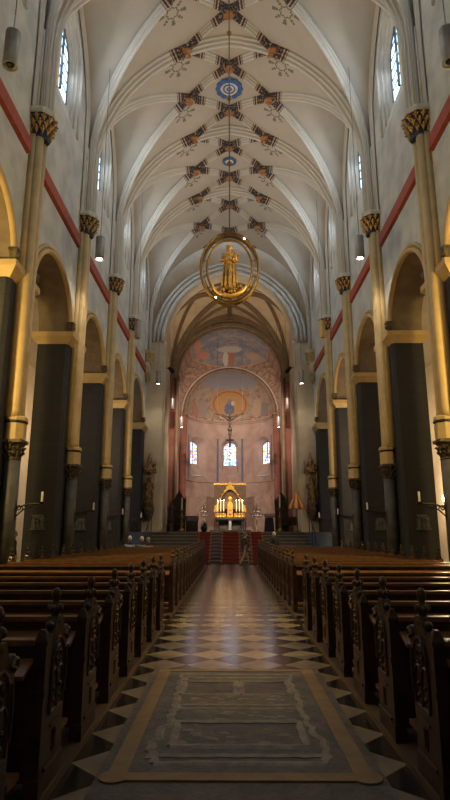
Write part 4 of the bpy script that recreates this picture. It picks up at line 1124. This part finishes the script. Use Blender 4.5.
flower_pot(-2.0, 44.0, 'dark round pot of leafy white flowers left of the altar')

# dark carved furniture and tall candlesticks on the choir platform
def choir_seat(x, y, h, w_, label, m=WOOD):
    r = thing('carved_throne', label, 'throne', (x, y, PZ))
    b = MB(); b.box(-w_ / 2, w_ / 2, .25, .35, 0, h * .72); b.prism([(-w_ / 2, h * .72), (w_ / 2, h * .72), (w_ * .3, h * .86), (0, h), (-w_ * .3, h * .86)], 'y', .25, .35); b.build('high_back', m, r)
    for q in (-1, 1):
        b = MB(); b.box(q * w_ / 2 - .05, q * w_ / 2 + .05, -.3, .36, 0, 1.0); b.lathe(q * w_ / 2, .3, [(.07, 1.0), (.05, h * .5), (.07, h * .7), (.09, h * .75), (.02, h * .86)], 8); b.ball((q * w_ / 2, -.25, 1.05), .09, 8, 5); b.build('arm_panel', m, r)
    b = MB(); b.box(-w_ / 2, w_ / 2, -.28, .26, .42, .5); b.build('seat', m, r)
    b = MB()
    for k in range(5): b.ball((-w_ * .3 + w_ * .15 * k, .22, h * .74 - abs(k - 2) * .04 + .08), .06, 6, 4)
    b.tube([(w_ * .32 * math.cos(PI * i / 8), .23, h * .5 + .28 * math.sin(PI * i / 8)) for i in range(9)], .03, 6); b.build('carved_crest', m, r)
    return r
choir_seat(-3.62, 40.2, 2.9, .85, 'tall dark carved throne with a pointed back on the left of the choir')
choir_seat(3.65, 40.2, 2.8, .85, 'tall dark carved throne with a pointed back on the right of the choir')
def tall_candle(x, y, h, label):
    r = thing('floor_candlestick', label, 'candlestick', (x, y, PZ))
    b = MB(); b.lathe(0, 0, [(.24, 0), (.26, .08), (.14, .2), (.08, .35), (.16, .5), (.09, .62), (.11, .9), (.16, 1.0), (.07, 1.12), (.06, h * .6), (.15, h * .64), (.04, h * .66)], 12); b.build('turned_stem', OLDGOLD, r, True)
    b = MB(); b.lathe(0, 0, [(.055, h * .65), (.05, h), (.01, h + .02)], 10); b.build('candle', WAX, r)
tall_candle(-3.32, 39.2, 2.3, 'tall gilt candlestick in front of the left throne')
tall_candle(3.42, 39.2, 2.5, 'tall gilt candlestick in front of the right throne')
# group of dark saints on the left
r = thing('dark_statue', 'dark carved saint on a pedestal left of the throne', 'statue', (-4.12, 39.6, PZ))
b = MB(); b.lathe(0, 0, [(.28, 0), (.28, .5), (.2, .6), (.24, .7)], 8); b.build('pedestal', WOOD, r); robed(1.35, DARKCARVE, 'saint_figure', r, (0, 0, .7))
r = thing('painted_bust', 'pale-faced figure on a tall dark pillar rising above the left throne', 'statue', (-3.72, 41.6, PZ))
b = MB(); b.lathe(0, 0, [(.24, 0), (.2, .2), (.15, .4), (.14, 2.0), (.22, 2.15)], 8); b.build('pillar', WOOD, r); robed(.75, mat('painted_wood', (.45, .22, .17), .6), 'figure', r, (0, 0, 2.15), crown=False)
# chest / prie-dieu
r = thing('wooden_chest', 'low dark wooden chest with a sloping lid beside the left candlestick', 'chest', (-2.72, 41.0, PZ))
b = MB(); b.box(-.42, .42, -.28, .28, 0, .75); b.build('chest_body', WOOD, r); b = MB(); b.prism([(-.32, .75), (.32, .75), (.32, .98), (-.1, 1.12)], 'x', -.46, .46); b.build('lid', WOOD, r)
r = thing('lectern', 'dark draped lectern on the choir floor right of the altar', 'lectern', (2.75, 40.4, PZ))
b = MB(); b.frus(0, 0, 0, 1.0, .35, .28, .28, .22); b.build('lectern_body', COATD, r); b = MB(); b.prism([(-.3, 1.02), (.3, 1.22), (.3, 1.27), (-.3, 1.07)], 'x', -.36, .36); b.build('book_rest', WOOD, r)
# chairs at right, priest chair at left
def chair(x, y, label, rz=0):
    r = thing('choir_chair', label, 'chair', (x, y, PZ), rz)
    b = MB(); b.box(-.24, .24, -.22, .22, .42, .48); b.build('seat', WOOD, r)
    b = MB(); b.box(-.24, .24, .19, .23, .48, 1.0); b.build('backrest', WOOD, r)
    for sx in (-1, 1):
        for sy in (-1, 1): q = MB(); q.box(sx * .21 - .025, sx * .21 + .025, sy * .19 - .025, sy * .19 + .025, 0, .42); q.build('leg', WOOD, r)
chair(4.4 - .1, 38.4, 'dark wooden chair beside the parasol pole')
chair(4.35, 41.9, 'dark wooden chair against the right wall of the crossing', -.4)
chair(-4.3, 42.4, 'dark wooden chair near the left wall of the crossing', .4)
# ceremonial half-open parasol
r = thing('ceremonial_parasol', 'half open red and yellow striped parasol on a tall pole', 'parasol', (3.97, 34.0, PZ)); r.scale = (.80, .80, .78)
b = MB(); b.tube([(0, 0, 0), (0, 0, 3.05)], .03, 8); b.lathe(0, 0, [(.2, 0), (.2, .06), (.04, .12)], 12); b.build('pole', WOODTOP, r, True)
b = MB(); b.ball((0, 0, 3.1), .06, 8, 6); b.lathe(0, 0, [(.02, 3.14), (.015, 3.3)], 6); b.build('finial', BRIGHTGOLD, r, True)
n = 16
for col, m in ((0, SILKR), (1, SILKY)):
    b = MB()
    for k in range(n):
        if k % 2 != col: continue
        P = []
        for rr_, z in ((.03, 3.02), (.22, 2.65), (.40, 2.3), (.60, 1.95), (.63, 1.72)):
            P.append([(rr_ * math.cos(2 * PI * (k + e) / n) * (1), rr_ * math.sin(2 * PI * (k + e) / n), z) for e in (0, .5, 1)])
        vs = [p for row in P for p in row]; b.add(vs, [(i * 3 + j, i * 3 + j + 1, (i + 1) * 3 + j + 1, (i + 1) * 3 + j) for i in range(4) for j in range(2)])
    o_ = b.build('red_panel' if col == 0 else 'yellow_panel', m, r, norm=False); md = o_.modifiers.new('thick', 'SOLIDIFY'); md.thickness = .012
b = MB()
for k in range(8):
    a = 2 * PI * k / 8; b.tube([(0, 0, 2.5), (.57 * math.cos(a), .57 * math.sin(a), 1.96)], .008, 4)
b.build('parasol_ribs', IRON, r)

# hanging crucifix
cy_ = 43.4
r = thing('hanging_crucifix', 'dark wooden crucifix with Christ hung on wires before the apse', 'crucifix', (0, cy_, 8.0))
b = MB(); b.box(-.09, .09, 0, .08, 0, 3.0); b.prism([(-1.1, 2.62), (0, 2.30), (1.1, 2.62), (1.1, 2.74), (0, 2.48), (-1.1, 2.78)], 'y', 0, .08); b.box(-.34, .34, -.02, .1, .5, .62); b.build('cross_beam', WOOD, r)
b = MB(); CB = mat('corpus_wood', (.04, .018, .011), .5)
b.tube([(-1.02, -.1, 2.62), (-.6, -.1, 2.42), (-.16, -.1, 2.18), (0, -.12, 2.12), (.16, -.1, 2.18), (.6, -.1, 2.42), (1.02, -.1, 2.62)], [.035, .045, .07, .1, .07, .045, .035], 8)
b.tube([(0, -.12, 2.2), (0, -.13, 1.9), (.02, -.12, 1.6), (0, -.13, 1.4)], [.12, .15, .11, .13], 12, .7)
for q in (-1, 1):
    b.tube([(q * .06, -.14, 1.4), (q * .06, -.2, .98), (q * .02, -.13, .62), (0, -.18, .5)], [.085, .065, .05, .03], 8); b.ball((q * 1.06, -.1, 2.64), .045, 6, 4)
b.ball((.03, -.2, 2.36), .105, 10, 8, .85, .9, 1.2); b.build('corpus', CB, r, True)
b = MB(); b.lathe(0, -.13, [(.16, 1.28), (.17, 1.42), (.14, 1.5)], 12, 1, .8, fold=.08); b.build('loincloth', DARKCARVE, r, True)
b = MB(); b.tube([(x * .085 * 1 + .03, -.2, 2.44 + .02 * math.sin(x * 9)) for x in (-1, -.5, 0, .5, 1)], .025, 6); b.build('crown_of_thorns', WOOD, r)
b = MB()
for q in (-1, 1): b.tube([(q * 1.0, .04, 2.7), (q * 1.0, .04, cz(1.0, cy_) - 8.0 + .02)], .012, 5)
b.build('suspension_wire', WIRE, r)

# ------------------------------------------------------------------ unseen aisle lanterns added for warm light and lit wall sconce
for s, side in ((-1, 'left'), (1, 'right')):
    for i, y in enumerate((9.9, 15.1, 20.3, 25.45, 30.5)):
        r = thing('added_aisle_lantern', f'added glass globe lantern hanging unseen in the {side} aisle, {["nearest the camera", "second from the camera", "third from the camera", "fourth from the camera", "beside the choir steps"][i]}', 'lamp', (s * 6.95, y, 6.4), group=f'added globe lanterns in the {side} aisle')
        b = MB(); b.ball((0, 0, 0), .16, 14, 8); b.build('globe', mat('warm_globe', (1, .85, .6), .4, emis=(1, .70, .34), es=6), r, True)
        b = MB(); b.lathe(0, 0, [(.09, .14), (.07, .2), (.02, .24), (.012, 4.0)], 8); b.build('rod', IRON, r)
        e = AISLE * (24 if i == 0 else 7 if i == 3 else 2.5 if (i == 2 and s < 0) else .45)
        l = lamp('POINT', 'aisle_fill_light', (0, 0, -.3), e, (1, .70, .24) if i == 0 else (1, .74, .45), parent=r, shadow_soft_size=.2)
r = thing('wall_sconce', 'lit twin-armed wall sconce on the right aisle wall behind the dark pier', 'wall lamp', (9.6, 24.6, 2.8), 0)
b = MB(); b.box(-.06, 0, -.08, .08, -.2, .2); b.tube([(-.05, 0, 0), (-.25, -.2, -.05), (-.3, -.25, .08)], .02, 6); b.tube([(-.05, 0, 0), (-.25, .2, -.05), (-.3, .25, .08)], .02, 6); b.build('sconce_arm', OLDGOLD, r)
for q in (-1, 1):
    b = MB(); b.lathe(-.3, q * .25, [(.03, .08), (.045, .2), (.02, .34)], 10); b.build('bulb', BULB, r, True)
lamp('POINT', 'sconce_light', (-.5, 0, .2), 160, (1, .7, .38), parent=r, shadow_soft_size=.08)

# ------------------------------------------------------------------ people
def skin_obj(name, pts, edges, radii, m, parent, sub=2, root=0):
    me = bpy.data.meshes.new(name); me.from_pydata([tuple(p) for p in pts], edges, []); me.update(); me.materials.append(m)
    o = bpy.data.objects.new(name, me); C.objects.link(o); o.parent = parent
    md = o.modifiers.new('skin', 'SKIN'); md.use_smooth_shade = True
    for v_, r_ in zip(me.skin_vertices[0].data, radii): v_.radius = r_ if isinstance(r_, tuple) else (r_, r_)
    me.skin_vertices[0].data[root].use_root = True
    sb = o.modifiers.new('sub', 'SUBSURF'); sb.levels = sub; sb.render_levels = sub
    return o
def person(label, loc, rz, h=1.6, coat=COATD, legs=COATD, hair=HAIRW, stride=.0, seated=False, long_coat=True, group=None):
    r = thing('person', label, 'person', loc, rz, group)
    k = h / 1.7
    def V(*a): return tuple(q * k for q in a)
    if seated:
        J = [V(0, 0, .52), V(0, -.01, .75), V(0, .02, 1.0), V(0, .03, 1.12), V(0, .05, 1.2),
             V(-.10, .03, .5), V(-.11, .42, .50), V(-.11, .42, .08), V(-.11, .54, .05), V(.10, .03, .5), V(.11, .42, .50), V(.11, .42, .08), V(.11, .54, .05),
             V(-.19, .01, 1.0), V(-.24, .05, .76), V(-.12, .25, .62), V(.19, .01, 1.0), V(.24, .05, .76), V(.12, .25, .62)]
        hc = V(0, .06, 1.3); hand = (J[15], J[18])
    else:
        f_, b_ = stride, -stride
        J = [V(0, 0, .92), V(0, .01, 1.12), V(0, .0, 1.34), V(0, .01, 1.44), V(0, .03, 1.50),
             V(-.10, 0, .88), V(-.10, f_ * .55 + .03, .48), V(-.10, f_, .08), V(-.10, f_ + .14, .04), V(.10, 0, .88), V(.10, b_ * .4 + .03, .48), V(.10, b_, .08), V(.10, b_ + .13, .05),
             V(-.19, 0, 1.36), V(-.25, -stride * .3, 1.10), V(-.23, .06 - stride * .3, .86), V(.19, 0, 1.36), V(.25, stride * .3, 1.10), V(.23, .08 + stride * .3, .86)]
        hc = V(0, .05, 1.58); hand = (J[15], J[18])
    E = [(0, 1), (1, 2), (2, 3), (3, 4), (0, 5), (5, 6), (6, 7), (7, 8), (0, 9), (9, 10), (10, 11), (11, 12), (2, 13), (13, 14), (14, 15), (2, 16), (16, 17), (17, 18)]
    Rr = [.13, .12, .14, .06, .05, .09, .07, .045, .035, .09, .07, .045, .035, .06, .048, .032, .06, .048, .032]
    skin_obj('body', J, E, [q * k for q in Rr], legs, r)
    # coat (torso and sleeves, hem to the knee)
    T = [J[2], J[1], J[0]]; rad = [.155, .15, .165]
    pts = [J[2], J[1], J[0], J[13], J[14], (J[14][0] * .2 + J[15][0] * .8, J[14][1] * .2 + J[15][1] * .8, J[14][2] * .2 + J[15][2] * .8), J[16], J[17], (J[17][0] * .2 + J[18][0] * .8, J[17][1] * .2 + J[18][1] * .8, J[17][2] * .2 + J[18][2] * .8)]
    ed = [(0, 1), (1, 2), (0, 3), (3, 4), (4, 5), (0, 6), (6, 7), (7, 8)]; ra = [.155, .15, .17, .075, .062, .05, .075, .062, .05]
    if long_coat and not seated: pts.append(V(0, .0, .58)); ed.append((2, 9)); ra.append(.19)
    skin_obj('coat', pts, ed, [q * k for q in ra], coat, r, root=1)
    hd = MB(); x, y, z = hc; rh = .1 * k
    hd.ball(hc, rh, 16, 12, .80, .95, 1.18); hd.cone((x, y, z - .2 * k), (x, y, z - .05 * k), .05 * k, .05 * k); hd.cone((x, y + .09 * k, z), (x, y + .118 * k, z - .02 * k), .012 * k, .016 * k, 6)
    for q in (-1, 1): hd.ball((x + q * .082 * k, y, z), .02 * k, 6, 4, .5); hd.ball((x + q * .033 * k, y + .085 * k, z + .015 * k), .011 * k, 6, 4)
    hd.tube([(x - .025 * k, y + .088 * k, z - .05 * k), (x, y + .096 * k, z - .05 * k), (x + .025 * k, y + .088 * k, z - .05 * k)], .007 * k, 5)
    hd.build('head', SKIN, r, True)
    hr = MB(); hr.ball((x, y - .018 * k, z + .022 * k), rh * 1.06, 14, 10, .88, .95, 1.12); hr.build('hair', hair, r, True)
    for hnd, q in ((hand[0], -1), (hand[1], 1)):
        b = MB(); hx_, hy_2, hz = hnd
        if seated: d = Vector((-q * .3, .9, -.1)).normalized()
        else: d = Vector((0, .15, -1)).normalized()
        p0 = Vector(hnd) - d * .03 * k; b.tube([p0, p0 + d * .05 * k, p0 + d * .10 * k], [.022 * k, .04 * k, .036 * k], 8, .5)
        for i in range(4):
            off = Vector((0, (i - 1.5) * .018 * k, 0)) if not seated else Vector(((i - 1.5) * .018 * k, 0, 0)); ll = (.07, .082, .078, .06)[i] * k
            a0 = p0 + d * .09 * k + off; b.tube([a0, a0 + d * ll * .55, a0 + d * ll + Vector((-q * .012 * k, .01 * k, 0))], [.009 * k, .0085 * k, .006 * k], 5)
        off = Vector((0, .035 * k, 0)) if not seated else Vector((-q * .035 * k, 0, .0)); a0 = p0 + d * .03 * k; b.tube([a0, a0 + off + d * .02 * k, a0 + off * 1.3 + d * .055 * k], [.011 * k, .01 * k, .007 * k], 5)
        b.build('hand', SKIN, r, True)
    for i in (7, 11):
        b = MB(); ax, ay, az = J[i]; b.ball((ax, ay + .07 * k, az - .025 * k), .05 * k, 10, 6, .9, 2.6, .95); b.build('shoe', SHOE, r, True)
    return r
person('person walking across the foot of the choir steps in a brown coat', (.70, 28.25, 0), R(-70), 1.56, COATB, TROUS, HAIRB, .30)
person('white-haired person in a dark coat standing right of the aisle by the steps', (2.15, 27.95, 0), R(30), 1.58, COATD, COATD, HAIRW, .05)
person('seated person in pale blue beside the left piers', (-4.35, 24.97, .05), 0, 1.62, BLUEC, COATD, HAIRW, seated=True)
person('seated white-haired person in grey in a left pew', (-4.0 + .02, 25.97 - 1.0 + 1.0, .05), 0, 1.58, mat('grey_cloth', (.2, .2, .22), .9), COATD, HAIRW, seated=True)
person('seated fair-haired person in tan nearest the left handrail', (-3.55, 24.97, .05), 0, 1.55, TROUS, COATD, mat('fair_hair', (.45, .28, .12), .8), seated=True)
person('person in black standing in the left aisle half behind the dark pier', (-7.25, 19.2, 0), R(-60), 1.62, COATD, COATD, HAIRB, .1)
